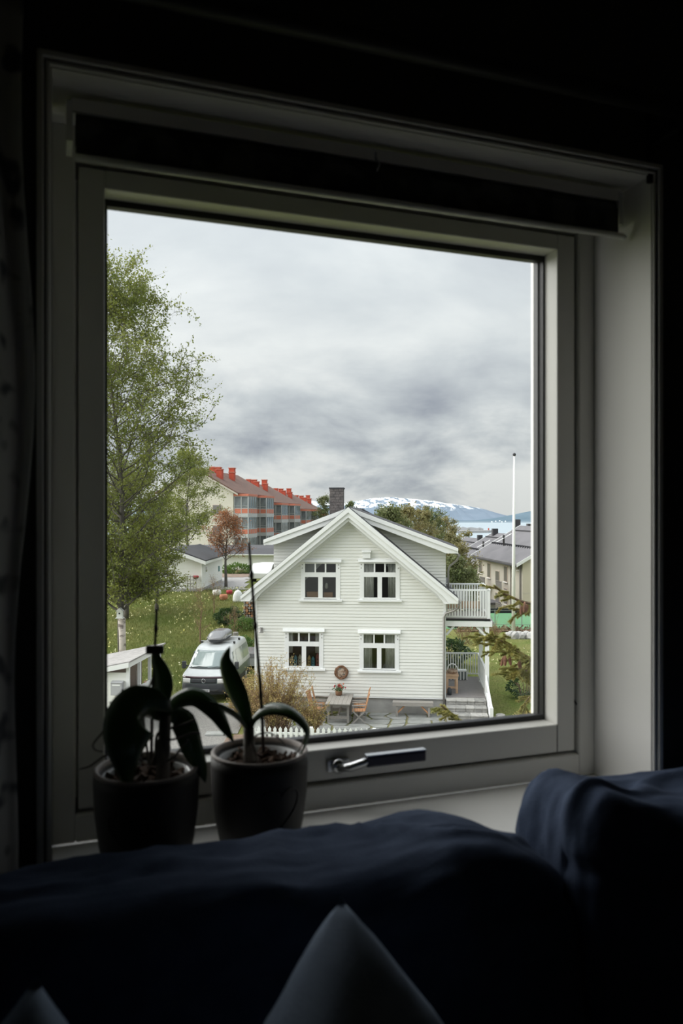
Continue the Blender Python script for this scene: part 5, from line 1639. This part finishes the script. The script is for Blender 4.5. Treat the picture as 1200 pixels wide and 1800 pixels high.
# ---------------------------------------------------------------- beige flats on the right
BX, BY = P(918, 988, 90).x, 90.0
bfl = thing('beige_flats', 'grey beige block of flats with dark roof and drainpipes', 'apartment building', (BX, BY, 0), math.radians(4.9))
secs = [(0, 20.2, 2.26), (20.2, 34, 1.0), (34, 52, -.2)]
for si, (y0, y1, e) in enumerate(secs):
    bl = MB().box(0, 12.4, y0, y1, -14, e).build('block', M['beige'], bfl)
    MB().prism([(0, e), (12.4, e), (6.2, e + 3.6)], y0, y1).build('gable', M['beigelight'], bfl)
    for poly in ([(6.2, e + 3.62), (-.75, e - .42), (-.75, e - .22), (6.2, e + 3.85)], [(6.2, e + 3.62), (13.1, e - .40), (13.1, e - .2), (6.2, e + 3.85)]):
        MB().prism(poly, y0 - .4, y1 + .1).build('roof_slope', M['slate'], bfl)
    for yy in ((y0 - .45, y0 - .38), (y1 + .1, y1 + .20)):
        MB().prism([(6.2, e + 3.55), (-.80, e - .55), (-.80, e - .15), (6.2, e + 3.95)], *yy).build('verge', M['trim'], bfl)
    MB().box(-.74, -.60, y0 - .2, y1, e - .55, e - .38).build('gutter', M['roofdark'], bfl)
    MB().prism([(5.0, e + 2.95), (5.1, e + 3.30), (4.9, e + 3.3)], y0, y1, 'y').build('snow_guard', M['roofdark'], bfl)
    for q_ in np.arange(y0 + .6, y1, .9):
        MB().box(1.9, 2.3, q_, q_ + .1, e + 1.35, e + 1.62).build('snow_guard_bracket', M['roofdark'], bfl)
if True:
    MB().box(.0, 12.4, -.02, .0, -14, 2.2).build('end_wall', M['beigelight'], bfl)
    for z in (-9, -5.2, -1.3):
        MB().box(0, 12.4, -.035, -.02, z, z + .06).build('panel_joint', M['beige'], bfl)
for (px, py, h_, w_, Y) in ((908.5, 930, 1.35, .75, 112), (869.5, 943, 1.2, .8, 122), (843, 952, 1.1, .75, 132), (932, 927, .5, .9, 108)):
    p = P(px, py, Y); loc = Matrix.Rotation(-math.radians(4.9), 4, 'Z') @ (p - Vector((BX, BY, 0)))
    MB().box(loc.x - w_ / 2, loc.x + w_ / 2, loc.y - .4, loc.y + .4, loc.z - 1.5, loc.z + h_).build('chimney', M['roofdark'], bfl)
for (px, py, Y) in ((885, 948, 100), (849, 958, 116), (825, 966, 128)):
    p = P(px, py, Y); loc = Matrix.Rotation(-math.radians(4.9), 4, 'Z') @ (p - Vector((BX, BY, 0)))
    MB().tube([(loc.x, loc.y, loc.z - .8), (loc.x, loc.y, loc.z + .55)], .13, 7).build('vent_pipe', M['ink'], bfl)
    MB().bar((loc.x - .9, loc.y, loc.z - .35), (loc.x + 1.0, loc.y, loc.z + .70), .25, .06).build('flashing', M['trim'], bfl)
# facade windows: depth along the wall, upper storey centre height, kind
B_rot = Matrix.Rotation(math.radians(4.9), 4, 'Z')
def b_wall(px, py):
    k = (px - 600) / 1400
    dx, dy = -math.sin(math.radians(4.9)), math.cos(math.radians(4.9))
    t = (k * BY - BX) / (dx - k * dy)
    return t, CZ + (905 - py) / 1400 * (BY + t * dy)
for (px, py, kind) in ((844.6, 992, 'w'), (859.5, 998, 'b'), (874.5, 1011, 'w'), (889, 1004, 'b'), (859.5, 1036, 'b'), (874.5, 1049.5, 'w'), (889, 1043, 'b'), (827, 999, 'b'), (828, 1022, 'w'), (911.5, 996, 's')):
    t, z = b_wall(px, py)
    h_ = {'w': 1.15, 'b': 1.3, 's': .35}[kind] * .95; hw_ = {'w': .75, 'b': .62, 's': .3}[kind]
    w_ = MB().box(-.06, .02, t - hw_ - .12, t + hw_ + .12, z - h_ - .1, z + h_ * .45 + .1).build('window', M['flatframe'], bfl)
    MB().box(-.09, -.05, t - hw_, t + hw_, z - h_ + .02, z + h_ * .45).build('pane', M['darkpane'], w_)
    MB().box(-.18, -.04, t - hw_ - .2, t + hw_ + .2, z - h_ - .16, z - h_ - .08).build('ledge', M['trim'], w_)
    if kind == 'b':
        bb = MB().box(-.95, .0, t - 1.25, t + 1.25, z - h_ - 1.20, z - h_ - 1.02).build('balcony', M['beige'], bfl)
        for k in range(11):
            MB().box(-.95, -.90, t - 1.25 + k * .24, t - 1.20 + k * .24 + .05, z - h_ - 1.02, z - h_ + .02).build('bar', M['railgrey'], bb)
        MB().box(-.96, -.88, t - 1.25, t + 1.25, z - h_ + .0, z - h_ + .07).build('rail', M['railgrey'], bb)
        MB().box(-.93, -.91, t - 1.22, t + 1.22, z - h_ - .95, z - h_ - .1).build('screen', M['railgrey'], bb)
for px in (915.5, 838.5, 899):
    t, z = b_wall(px, 985)
    MB().tube([(-.12, t, 2.0 if px > 850 else .8), (-.12, t, -14)], .11 if px > 900 else .07, 7).build('downpipe', M['railgrey'], bfl)
t, z = b_wall(872, 1075)
ent = MB().box(-1.6, 0, t - 2.0, t + 2.0, z + 1.1, z + 1.35).build('entrance_canopy', M['slate'], bfl); MB().box(-1.4, -.02, t - 1.7, t + 1.7, z - 2.2, z + 1.1).build('entrance', M['trailer'], ent)

# ---------------------------------------------------------------- flagpole, court, rock edge
fpz = hgt(P(902, 1118, 52).x, 52)
fpole = thing('flagpole', 'tall slim white flagpole rising from the lawn', 'flagpole', (P(902, 1118, 52).x, 52, fpz - .1))
top_z = P(904, 798, 52).z
MB().tube([(0, 0, 0), (.02, 0, (top_z - fpz) * .5), (.06, 0, top_z - fpz)], [.125, .10, .055], 10).build('pole', M['polewhite'], fpole, True)
MB().ball((.06, 0, top_z - fpz + .06), .11, 10, 8).build('finial', M['roofdark'], fpole, True)
MB().box(-.2, .2, -.2, .2, -.1, .3).build('base', M['concrete'], fpole)
crt = MB().box(6.2, 30, 57.0, 66.0, -2.6, -.55).build('sports_court', M['court']); tag(crt, 'flat green sports court behind the garden', 'court', kind='structure')
scn = thing('court_screen', 'black screen wall along the far edge of the green court', 'screen', (11.5, 66.2, -.6))
MB().box(-.3, 5.0, 0, .1, 0, .42).build('panel', M['gasket'], scn)
for k in range(4): MB().box(-.2 + k * 1.6, -.1 + k * 1.6, -.06, .0, -1.5, .5).build('post', M['ink'], scn)
wf = thing('court_fence', 'thin steel wire fence in front of the green court', 'fence', (9.0, 56.6, -.7))
for k in range(9): MB().tube([(k * 1.9, 0, -.3), (k * 1.9, 0, 1.55)], .035, 6).build('post', M['fencewire'], wf)
for z in (.5, 1.5): MB().tube([(0, 0, z), (16, 0, z)], .018, 5).build('wire', M['fencewire'], wf)
mb = MB(); g = np.random.default_rng(3)
hd_ = thing('brown_hedge', 'low brown hedge along the near edge of the court', 'hedge', (13.5, 55.0, -.55))
MB().box(-5.5, 8, -.25, .25, -.3, .18).build('stems', M['bedbrown'], hd_)
ps = g.uniform(size=(2600, 3)) * (13, .9, .5) + (-5.5, -.45, -.05)
leaf_cloud('foliage', ps, .16, M['bedbrown'], hd_, 8)
gg = random.Random(9)
for k in range(9):
    x = P(897 + k * 7, 1122, 49.5).x
    bm = bmesh.new(); bmesh.ops.create_icosphere(bm, subdivisions=2, radius=1)
    for v in bm.verts:
        v.co = Vector((v.co.x * gg.uniform(.38, .42), v.co.y * .5, v.co.z * .34)) * (1 + .35 * noise.noise(v.co * 1.7 + Vector((k * 3, 0, 0))))
    me = bpy.data.meshes.new('boulder'); bm.to_mesh(me); bm.free(); me.materials.append(M['rockpale'])
    o = link('boulder', me, None, (x, 49.6 + gg.uniform(-.2, .2), hgt(x, 49.6) + .13)); tag(o, 'pale boulder in the stone edge beyond the lawn, %s from the left' % ('first', 'second', 'third', 'fourth', 'fifth', 'sixth', 'seventh', 'eighth', 'ninth')[k], 'boulder', 'pale boulders edging the lawn')

# ---------------------------------------------------------------- trees and shrubs
def tree(name, label, cat, base, H, prof, nmain, nsub, ntw, lpt, lsize, leaf, barkm, seed, trunk_r=.2, lean=(0, 0), z0f=.15, rise=.55, group=None, droop=0.0, twl=.9, leaf_spread=.35, trunk_pts=None, az=None, wood_n=5, fpow=1.0):
    """prof(f): crown radius at height fraction f; branches leave the trunk and fork twice"""
    r = random.Random(seed)
    t = thing(name, label, cat, base, 0, group)
    wob = [Vector((lean[0] * f + .02 * H * math.sin(f * 7 + seed) * f, lean[1] * f + .02 * H * math.cos(f * 5 + seed) * f, H * f)) for f in np.linspace(0, 1, 12)]
    mb = MB(); mb.tube(wob, [trunk_r * (1 - .93 * f ** .9) for f in np.linspace(0, 1, 12)], 9)
    tpos = lambda f: wob[min(int(f * 11), 10)].lerp(wob[min(int(f * 11), 10) + 1], f * 11 - min(int(f * 11), 10))
    br = MB(); leaves = []; ldir = []
    for i in range(nmain):
        f = z0f + (1 - z0f) * ((i + r.random()) / nmain) ** fpow * .97
        a = (i * 2.399 + r.uniform(-.4, .4)) if az is None else r.uniform(*az)
        L_ = max(.25, prof(f) * r.uniform(.75, 1.12))
        p0 = tpos(f); d = Vector((math.cos(a), math.sin(a), rise + r.uniform(-.15, .25)))
        n = 7; pts = [p0]; cur = d.normalized(); step = L_ / (n - 1) * 1.12
        for k in range(1, n):
            cur = (cur + Vector((r.gauss(0, .16), r.gauss(0, .16), r.gauss(.03, .12) - droop * k / n))).normalized()
            pts.append(pts[-1] + cur * step)
        rr = max(.012, trunk_r * (1 - .9 * f) * .42)
        br.tube(pts, [rr * (1 - .8 * k / (n - 1)) for k in range(n)], wood_n, False)
        for j in range(nsub):
            q = .22 + .78 * (j + r.random()) / nsub; k = min(int(q * (n - 1)), n - 2); s0 = pts[k].lerp(pts[k + 1], q * (n - 1) - k)
            td = (pts[k + 1] - pts[k]).normalized()
            sd = (td * .55 + Vector((r.gauss(0, .6), r.gauss(0, .6), r.gauss(.12, .5)))).normalized()
            SL_ = L_ * .42 * r.uniform(.6, 1.1) * (1 - .35 * q) + .15
            sp = [s0]
            for k2 in range(3):
                sd = (sd + Vector((r.gauss(0, .2), r.gauss(0, .2), r.gauss(.04, .15) - droop * .5))).normalized(); sp.append(sp[-1] + sd * SL_ / 3)
            br.tube(sp, [rr * .35, rr * .28, rr * .2, rr * .1], 4, False)
            for w in range(ntw):
                q2 = (w + r.random()) / ntw; k2 = min(int(q2 * 3), 2); b0 = sp[k2].lerp(sp[k2 + 1], q2 * 3 - k2)
                wd = (sd * .5 + Vector((r.gauss(0, .7), r.gauss(0, .7), r.gauss(.05, .6) - droop))).normalized()
                b1 = b0 + wd * twl * r.uniform(.4, 1.0)
                br.tube([b0, b0.lerp(b1, .5) + Vector((0, 0, -.04 * twl)), b1], [rr * .13 + .003, rr * .1 + .003, .003], 3, False)
                for l in range(lpt):
                    e = b0.lerp(b1, .15 + .85 * r.random()); leaves.append((e.x + r.gauss(0, leaf_spread * .3), e.y + r.gauss(0, leaf_spread * .3), e.z + r.gauss(0, leaf_spread * .3)))
    tr = mb.build('trunk', barkm, t, True)
    br.build('branches', barkm if barkm != M['birchwhite'] else M['birchbark'], t, True)
    leaf_cloud('foliage', leaves, lsize, leaf, t, seed)
    return t


# big birch at the left, white below and dark above
bx0, by0 = P(214, 1152, 38).x, 38.0
bz0 = hgt(bx0, by0) - .1
prof_birch = lambda f: float(np.interp(f, [0, .1, .2, .3, .45, .55, .7, .85, .95, 1], [1.6, 2.0, 2.7, 3.5, 4.5, 4.6, 3.9, 3.0, 2.0, 1.0]))
bt = tree('birch_tree', 'tall spreading birch with fresh olive leaves at the left', 'tree', (bx0, by0, bz0), 18.4, prof_birch, 104, 8, 7, 12, .125, M['birchleaf'], M['birchbark'], 5, .18, (-.40, 0), .14, .58, twl=1.0, leaf_spread=.3, fpow=1.12)
mb = MB(); mb.tube([(0, 0, 0), (.02, 0, 1.0), (0, 0, 2.4)], [.20, .182, .176], 12); mb.build('white_bark', M['birchwhite'], bt, True)
bh = thing('bird_house', 'small white bird house fixed to the birch trunk', 'bird house', (bx0 + .02, by0 - .38, P(217, 1078, by0).z - .15))
MB().box(-.13, .13, -.11, .11, 0, .32).build('box', M['trim'], bh); MB().prism([(-.18, .30), (.18, .30), (.0, .46)], -.16, .14).build('roof', M['platewhite'], bh)
MB().tube([(0, -.112, .2), (0, -.12, .2)], .04, 10).build('hole', M['ink'], bh); MB().box(-.18, .18, -.15, .12, -.04, 0).build('floor', M['trim'], bh)

def T(px, Y): return P(px, 905, Y).x
def tr_at(px, Y, sink=.1):
    x = T(px, Y); return (x, Y, hgt(x, Y) - sink)
egg = lambda R: (lambda f: R * math.sin(math.pi * min(1, max(.03, f * .86 + .12))) ** .7)
tree('leafy_tree', 'dense yellow green tree behind the birch trunk', 'tree', tr_at(222, 47), 8.8, egg(2.7), 26, 8, 6, 13, .13, M['birchleaf'], M['birchbark'], 12, .16, z0f=.12)
tree('leafy_tree', 'lower leafy tree hiding the left side of the garage', 'tree', tr_at(275, 49), 6.6, egg(2.2), 22, 7, 6, 13, .13, M['birchleaf'], M['birchbark'], 13, .13, z0f=.12)
tree('leafy_tree', 'pale leafy tree in front of the cream gable wall', 'tree', tr_at(330, 66), 10.4, egg(2.6), 26, 7, 6, 12, .14, M['birchleaf'], M['birchbark'], 14, .15, z0f=.30)
tree('copper_tree', 'small round tree with copper brown leaves beside the garage', 'tree', tr_at(397, 58), 5.2, lambda f: float(np.interp(f, [0, .3, .5, .75, 1], [.4, 1.5, 1.7, 1.3, .4])), 24, 7, 5, 8, .10, M['brownleaf'], M['birchbark'], 15, .13, z0f=.36, rise=.8, twl=.6)
tree('bare_sapling', 'thin leafless sapling on the lawn behind the van', 'tree', tr_at(352, 42), 2.9, egg(.8), 12, 4, 4, 2, .05, M['budleaf'], M['twig'], 16, .05, rise=1.4, twl=.4)
tree('bare_sapling', 'small budding sapling at the lawn edge before the garage', 'tree', tr_at(376, 48), 2.2, egg(.6), 10, 4, 4, 2, .05, M['budleaf'], M['twig'], 17, .04, rise=1.4, twl=.35)
tree('bare_sapling', 'twiggy budding sapling beside the white rounded cover', 'tree', tr_at(412, 43), 1.7, egg(.5), 10, 4, 3, 1, .05, M['budleaf'], M['twig'], 18, .03, rise=1.6, twl=.3)

def bush(name, label, base, rx, ry, h, n, ls, leaf, seed, stems=14, group=None):
    t = thing(name, label, 'shrub', base, 0, group); g = np.random.default_rng(seed); r = random.Random(seed)
    m_ = MB()
    for k in range(stems):
        a = r.uniform(0, 6.28); d = r.random() ** .6
        m_.tube([(rx * .2 * math.cos(a), ry * .2 * math.sin(a), -.1), (rx * .5 * d * math.cos(a), ry * .5 * d * math.sin(a), h * .5), (rx * d * math.cos(a), ry * d * math.sin(a), h * (1 - .4 * d))], [.02, .014, .006], 4)
    m_.build('stems', M['twig'], t)
    u = g.normal(size=(n, 3)); u /= np.linalg.norm(u, axis=1)[:, None]; u *= g.uniform(.35, 1, n)[:, None] ** .4
    lump = 1 + .25 * np.sin(u[:, 0:1] * 5 + seed) * np.cos(u[:, 1:2] * 4 + u[:, 2:3] * 6)
    ps = u * lump * (rx, ry, h * .5) + (0, 0, h * .5)
    leaf_cloud('foliage', ps[ps[:, 2] > -.05], ls, leaf, t, seed)
    return t
bush('garden_bush', 'bright green rounded bush on the slope above the van', tr_at(402, 46), .75, .7, 1.0, 2600, .11, M['darkleaf'], 31)
bush('garden_bush', 'green leafy perennials beside the house corner', tr_at(425, 41), .6, .9, .7, 2000, .11, M['bushleaf'], 32)
bush('garden_bush', 'low green plants below the white rounded cover', tr_at(428, 45), .8, .8, .7, 1800, .11, M['bushleaf'], 33)
bush('garden_bush', 'bright green clump under the long white wall', tr_at(418, 71), 1.3, 1.0, .9, 1500, .2, M['bushleaf'], 34)
bush('garden_bush', 'dark rounded bush left of the porch railing', tr_at(791, 40), .95, .8, 1.5, 2600, .13, M['darkleaf'], 35)
bush('garden_bush', 'sprawling green bush at the right lawn edge', (P(922, 1220, 33).x, 33, .0), .75, .6, 1.0, 1800, .085, M['darkleaf'], 36)
bush('garden_bush', 'yellow budding bush low at the right lawn edge', (P(928, 1265, 27).x, 27, 0), .62, .5, .95, 2000, .07, M['budleaf'], 37)

# bare yellow brown shrub before the facade
def twiggy(name, label, base, w, h, n, seed, leafn, lean=0.0):
    t = thing(name, label, 'shrub', base, 0); r = random.Random(seed); m_ = MB(); lv = []
    for k in range(n):
        a = r.uniform(0, 6.28); d = r.random() ** .55 * w; hh = h * r.uniform(.45, 1.1) * (1 - .25 * (d / w) ** 2)
        p = Vector((r.gauss(0, .12 * w), r.gauss(0, .12 * w), -.05)); e = Vector((d * math.cos(a) + lean * hh, d * math.sin(a) * .6, hh))
        mid = p.lerp(e, .45) + Vector((r.gauss(0, .06), r.gauss(0, .06), .05 * h))
        pts = [p, mid, e]; m_.tube(pts, [.011, .008, .003], 4, False)
        for s in range(9):
            q = r.uniform(.25, 1); b0 = mid.lerp(e, (q - .45) / .55) if q > .45 else p.lerp(mid, q / .45)
            b1 = b0 + Vector((r.gauss(0, .16), r.gauss(0, .14), abs(r.gauss(.16, .12))))
            m_.tube([b0, b1], [.005, .0022], 3, False)
            for l in range(leafn):
                e_ = b0.lerp(b1, r.random()); lv.append((e_.x + r.gauss(0, .02), e_.y + r.gauss(0, .02), e_.z + r.gauss(0, .02)))
    m_.build('twigs', M['twig'], t); leaf_cloud('buds', lv, .055, M['budleaf'], t, seed)
    return t
twiggy('budding_shrub', 'wide tan budding shrub in front of the white facade', (T(488, 27.6), 27.6, 0), 1.35, 2.55, 200, 41, 7)
twiggy('budding_shrub', 'yellow budding shrub between the van and the house', (T(436, 28.6), 28.6, 0), .8, 1.75, 110, 42, 10)
twiggy('budding_shrub', 'low tan budding shrub left of the garden table', (T(549, 27.4), 27.4, 0), .5, 1.2, 50, 43, 9)
twiggy('budding_shrub', 'bare arching shrub seen under the balcony', (T(815, 47), 47, hgt(T(815, 47), 47)), 1.8, 1.9, 34, 44, 1)
twiggy('budding_shrub', 'thin brown shrub before the green court', (T(868, 51), 51, hgt(T(868, 51), 51)), 1.1, 1.3, 26, 45, 1)

# trees beyond the house
far = [(688, 74, 8.6, 2.2), (712, 82, 9.2, 2.6), (735, 90, 9.6, 2.8), (757, 96, 9.8, 3.0), (776, 102, 9.0, 2.8), (795, 92, 6.0, 2.2), (700, 120, 13.2, 3.4), (742, 130, 13.4, 3.6), (785, 150, 14.0, 3.4), (668, 88, 10.2, 2.2)]
desc = ['directly behind the right dormer ridge', 'second in the row behind the right dormer', 'midway along the row behind the dormer', 'tallest bushy one behind the dormer end', 'last of the row above the dormer eave', 'low one beside the dormer downpipe', 'far back behind the dormer ridge', 'far back above the dormer slope', 'far back beside the water', 'near the roof ridge']
for k, (px, Y, h_, R_) in enumerate(far):
    x = T(px, Y); z = hgt(x, Y)
    ty = {688: 902, 712: 900, 735: 903, 757: 905, 776: 916, 795: 948, 700: 899, 742: 897, 785: 912, 668: 903}[px]
    top = P(px, ty, Y).z
    tree('hillside_tree', 'brownish spring tree, ' + desc[k], 'tree', (x, Y, z - .2), top - z + .4, egg(R_), 20, 7, 5, 10, .22, M['hillleaf'] if k % 3 else M['greenfar'], M['birchbark'], 50 + k, .14, z0f=.2, twl=.9, group='trees beyond the white house', rise=.7)
for k, (px, py, Y, R_, lb) in enumerate([(569, 873, 150, 2.0, 'green tree top rising left of the stone chimney'), (616, 880, 140, 1.5, 'thin tree top peeping over the gable apex'), (808, 962, 86, 2.4, 'leafy tree between the dormer and the beige flats'), (800, 985, 76, 2.0, 'dense tree above the balcony railing'), (816, 1005, 82, 1.9, 'tree in front of the beige flats wall')]):
    x = T(px, Y); z = hgt(x, Y); top = P(px, py, Y).z
    tree('hillside_tree', lb, 'tree', (x, Y, z - .2), top - z, egg(R_), 20, 6, 5, 8, .24, M['greenfar'] if k != 2 else M['hillleaf'], M['birchbark'], 80 + k, .15, z0f=.2, twl=.8, group='trees beyond the white house', rise=.8)
ORD = ('first', 'second', 'third', 'fourth', 'fifth', 'sixth', 'seventh', 'eighth')
for k in range(8):
    px, Y = 640 + k * 25, 170 + (k * 37) % 60
    x = T(px, Y); z = hgt(x, Y); top = P(px, 912 + 5 * max(0, k - 3), Y).z
    if top - z > 2:
        tree('far_tree', 'distant brown tree on the slope towards the fjord, %s from the left' % ORD[k], 'tree', (x, Y, z - .3), top - z, egg(3.2), 14, 5, 4, 6, .5, M['hillleaf'], M['birchbark'], 120 + k, .16, z0f=.1, twl=1.2, group='distant trees on the fjord slope')

# ---------------------------------------------------------------- spruce beside the window
SX, SY = 3.45, 9.6
spr = thing('spruce_tree', 'spruce with drooping cone bearing boughs outside the window', 'tree', (SX, SY, -.1), 0)
MB().tube([(0, 0, 0), (.05, 0, 5), (.0, 0, 10.5)], [.19, .13, .03], 10).build('trunk', M['sprucebark'], spr, True)
base = Vector((SX, SY, -.1))
def needles(segs, g, per=2100, ln=.026):
    vs, fs = [], []
    for a, b, dens in segs:
        a, b = Vector(a), Vector(b); L_ = (b - a).length; t = (b - a).normalized()
        n = max(4, int(L_ * per * dens))
        up = Vector((0, 0, 1)) if abs(t.z) < .9 else Vector((1, 0, 0)); s = t.cross(up).normalized(); u = s.cross(t)
        for k in range(n):
            p = a.lerp(b, g.random()); an = g.uniform(0, 6.283)
            d = (s * math.cos(an) + u * (math.sin(an) * .9 + .15) + t * g.uniform(.5, 1.0)).normalized(); l_ = ln * g.uniform(.7, 1.2)
            w = d.cross(Vector((g.gauss(0, 1), g.gauss(0, 1), g.gauss(0, 1)))).normalized() * .0027
            o = len(vs); vs += [p - w, p + w, p + d * l_]; fs.append((o, o + 1, o + 2))
    return np.array([tuple(v) for v in vs]), np.array(fs)
cone_prof = [(.004, 0), (.016, .012), (.021, .035), (.021, .06), (.017, .09), (.009, .112), (.002, .122)]
def cone_mesh():
    mb = MB(); mb.lathe([(r * .8, -z) for r, z in cone_prof], 10)
    for i in range(13):
        z = .008 + i * .0085; rr = np.interp(z, [c[1] for c in cone_prof], [c[0] for c in cone_prof])
        for k in range(8):
            a = 2 * math.pi * (k + .5 * (i % 2)) / 8
            p = Vector((rr * .75 * math.cos(a), rr * .75 * math.sin(a), -z)); d = Vector((math.cos(a), math.sin(a), 0)); s = Vector((-math.sin(a), math.cos(a), 0))
            o = [p + s * .006, p - s * .006, p + d * rr * .38 - s * .003 + Vector((0, 0, -.011)), p + d * rr * .38 + s * .003 + Vector((0, 0, -.011))]
            mb.add(o, [(0, 1, 2, 3)])
    return mb.mesh('cone', M['cone'], False)
cme = cone_mesh()
def bough(path, side, sub, seed, cones=(), dens=1.0):
    """path: world polyline from trunk to tip; twigs spread both sides and hang"""
    g = random.Random(seed); pts = [Vector(p) - base for p in path]
    br = MB(); n = len(pts); br.tube(pts, [.022 * (1 - .75 * i / (n - 1)) + .003 for i in range(n)], 6)
    segs = []
    for i in range(n - 1):
        segs.append((pts[i], pts[i + 1], dens * (.5 if i < n - 2 else 1.2)))
    tot = n - 1
    for k in range(sub):
        q = .12 + .86 * (k + g.random()) / sub; i = min(int(q * tot), tot - 1); p = pts[i].lerp(pts[i + 1], q * tot - i)
        t = (pts[i + 1] - pts[i]).normalized(); s = 1 if k % 2 else -1
        lat = t.cross(Vector((0, 0, 1))).normalized() * s
        L_ = side * g.uniform(.55, 1.1) * (1 - .62 * q)
        d = (t * .75 + lat * .65 + Vector((0, 0, g.uniform(-.55, .05)))).normalized()
        e1 = p + d * L_ * .55; d2 = (d + Vector((0, 0, g.uniform(-.35, .15)))).normalized(); e2 = e1 + d2 * L_ * .45
        br.tube([p, e1, e2], [.007, .005, .003], 4); segs += [(p, e1, dens), (e1, e2, dens * 1.2)]
        for w in range(max(2, int(L_ / .09))):
            f = (w + g.random()) / max(2, int(L_ / .09)); b0 = p.lerp(e2, f); ss = 1 if w % 2 else -1
            dd = (d * .7 + d.cross(Vector((0, 0, 1))).normalized() * ss * .7 + Vector((0, 0, g.uniform(-.6, .0)))).normalized()
            b1 = b0 + dd * g.uniform(.05, .12); br.tube([b0, b1], [.003, .002], 3); segs.append((b0, b1, dens * 1.2))
    b = br.build('bough', M['sprucebark'], spr)
    v, f = needles(segs, g)
    o = link('needles', cloud_mesh('needles', v, f, M['needle']), b); o['kind'] = 'stuff'
    for c in cones:
        p = Vector(c) - base; link('cone', cme, b, p, (g.uniform(-.25, .25), g.uniform(-.25, .25), g.uniform(0, 6)), (1.0, 1.0, 1.0))
    return b
bough([(SX, SY, 7.0), P(960, 1040, 9.5), P(935, 1062, 9.3), P(912, 1056, 9.2), P(885, 1043, 9.1), P(868, 1030, 9.0)], .42, 12, 61, [P(922, 1058, 9.2), P(926, 1062, 9.25), P(918, 1062, 9.25)])
bough([(SX, SY, 6.55), P(980, 1085, 9.5), P(945, 1075, 9.4), P(930, 1072, 9.35), P(915, 1072, 9.3)], .30, 8, 62)
bough([(SX, SY, 6.4), P(970, 1150, 9.5), P(932, 1158, 9.3), P(905, 1142, 9.2), P(885, 1128, 9.1), P(858, 1116, 9.0)], .75, 26, 63, [P(888, 1152, 9.1), P(894, 1151, 9.12), P(912, 1159, 9.2), P(914, 1166, 9.22), P(886, 1153, 9.2)])
bough([(SX, SY, 5.9), P(985, 1180, 9.4), P(945, 1185, 9.2), P(922, 1178, 9.1), P(905, 1175, 9.05)], .60, 20, 64)
bough([(SX, SY, 5.6), P(985, 1215, 9.7), P(950, 1222, 9.6), P(930, 1226, 9.5), P(920, 1240, 9.5)], .42, 12, 65)
bough([(SX, SY - .0, 4.6), P(960, 1330, 8.2), P(900, 1310, 8.0), P(850, 1290, 7.9), P(822, 1278, 7.85), P(797, 1258, 7.8), P(775, 1240, 7.75)], .34, 20, 66, [P(808, 1281, 7.85), P(801, 1283, 7.9)])
for k in range(14):
    a = k * 2.4; z = 3.0 + k * .5
    if -2.6 < math.atan2(math.sin(a), math.cos(a)) < -1.2 or math.cos(a) < -.35: continue
    R_ = 1.7 - .12 * k
    bough([base + Vector((0, 0, z)), base + Vector((math.cos(a) * R_ * .5, math.sin(a) * R_ * .5, z - .05)), base + Vector((math.cos(a) * R_, math.sin(a) * R_, z - .35))], .5, 12, 70 + k, (), .4)

# ---------------------------------------------------------------- grass and flowers in the lawn
g = np.random.default_rng(77)
def lawn(name, label, n, xr, yr, size, keep, m, kind_cat):
    xs_ = g.uniform(*xr, n); ys_ = g.uniform(*yr, n); ps = []
    for x, y in zip(xs_, ys_):
        if keep(x, y): ps.append((x, y, hgt(x, y) - .01))
    ps = np.array(ps); k = len(ps); a = g.uniform(0, 6.28, k); w = size * .10
    side = np.stack([np.cos(a), np.sin(a), np.zeros(k)], 1) * w
    tip = ps + np.stack([g.normal(0, size * .4, k), g.normal(0, size * .4, k), size * g.uniform(.6, 1.3, k)], 1)
    v = np.stack([ps - side, ps + side, tip], 1).reshape(-1, 3); f = np.arange(3 * k).reshape(k, 3)
    o = link(name, cloud_mesh(name, v, f, m)); tag(o, label, kind_cat, kind='stuff')
not_house = lambda x, y: not (abs((Vector((x, y, 0)) - HC).dot(hu)) < 5.6 and -4.5 < (Vector((x, y, 0)) - HC).dot(hv) < 9.2)
onlawn = lambda x, y: not_house(x, y) and not (-8.3 < x < -3.6 and y < 32) and not (abs(x - VX) < 1.2 and VY - .3 < y < VY + 5.2) and not (-11 < x < -7 and y < 32)
lawn('hill_grass', 'fresh blades of grass on the sloping lawn at the left', 110000, (-26, -2.5), (31, 58), .17, lambda x, y: onlawn(x, y) and abs(x) < .55 * y and rng.random() < sm(30, 34, y) * (1 - sm(53, 58.5, y)) * sm(-26, -20, x), M['blade'], 'grass')
lawn('lawn_grass', 'short blades of grass on the lawn right of the porch', 34000, (4.5, 16), (24, 52), .08, lambda x, y: onlawn(x, y) and .16 * y < x < .27 * y, M['blade'], 'grass')
lawn('verge_grass', 'green grass strip between fence and terrace', 4000, (-3.2, 4), (25.0, 26.5), .12, lambda x, y: (Vector((x, y, 0)) - HC).dot(hv) < -4.36, M['blade'], 'grass')
fl = [];
for k in range(1700):
    x, y = g.uniform(-24, -3), g.uniform(34, 57)
    if onlawn(x, y) and noise.noise((x * .35, y * .25, 3)) > -.05: fl.append((x, y, hgt(x, y) + .12))
for k in range(120):
    x, y = g.uniform(5.5, 13), g.uniform(40, 48)
    if onlawn(x, y): fl.append((x, y, hgt(x, y) + .08))
o = leaf_cloud('meadow_flowers', np.repeat(np.array(fl), 3, 0) + g.normal(0, .02, (len(fl) * 3, 3)), .075, M['yellowflower'], None, 3, 1.0)
tag(o, 'pale yellow flowers dotted over the lawn', 'flowers', kind='stuff')
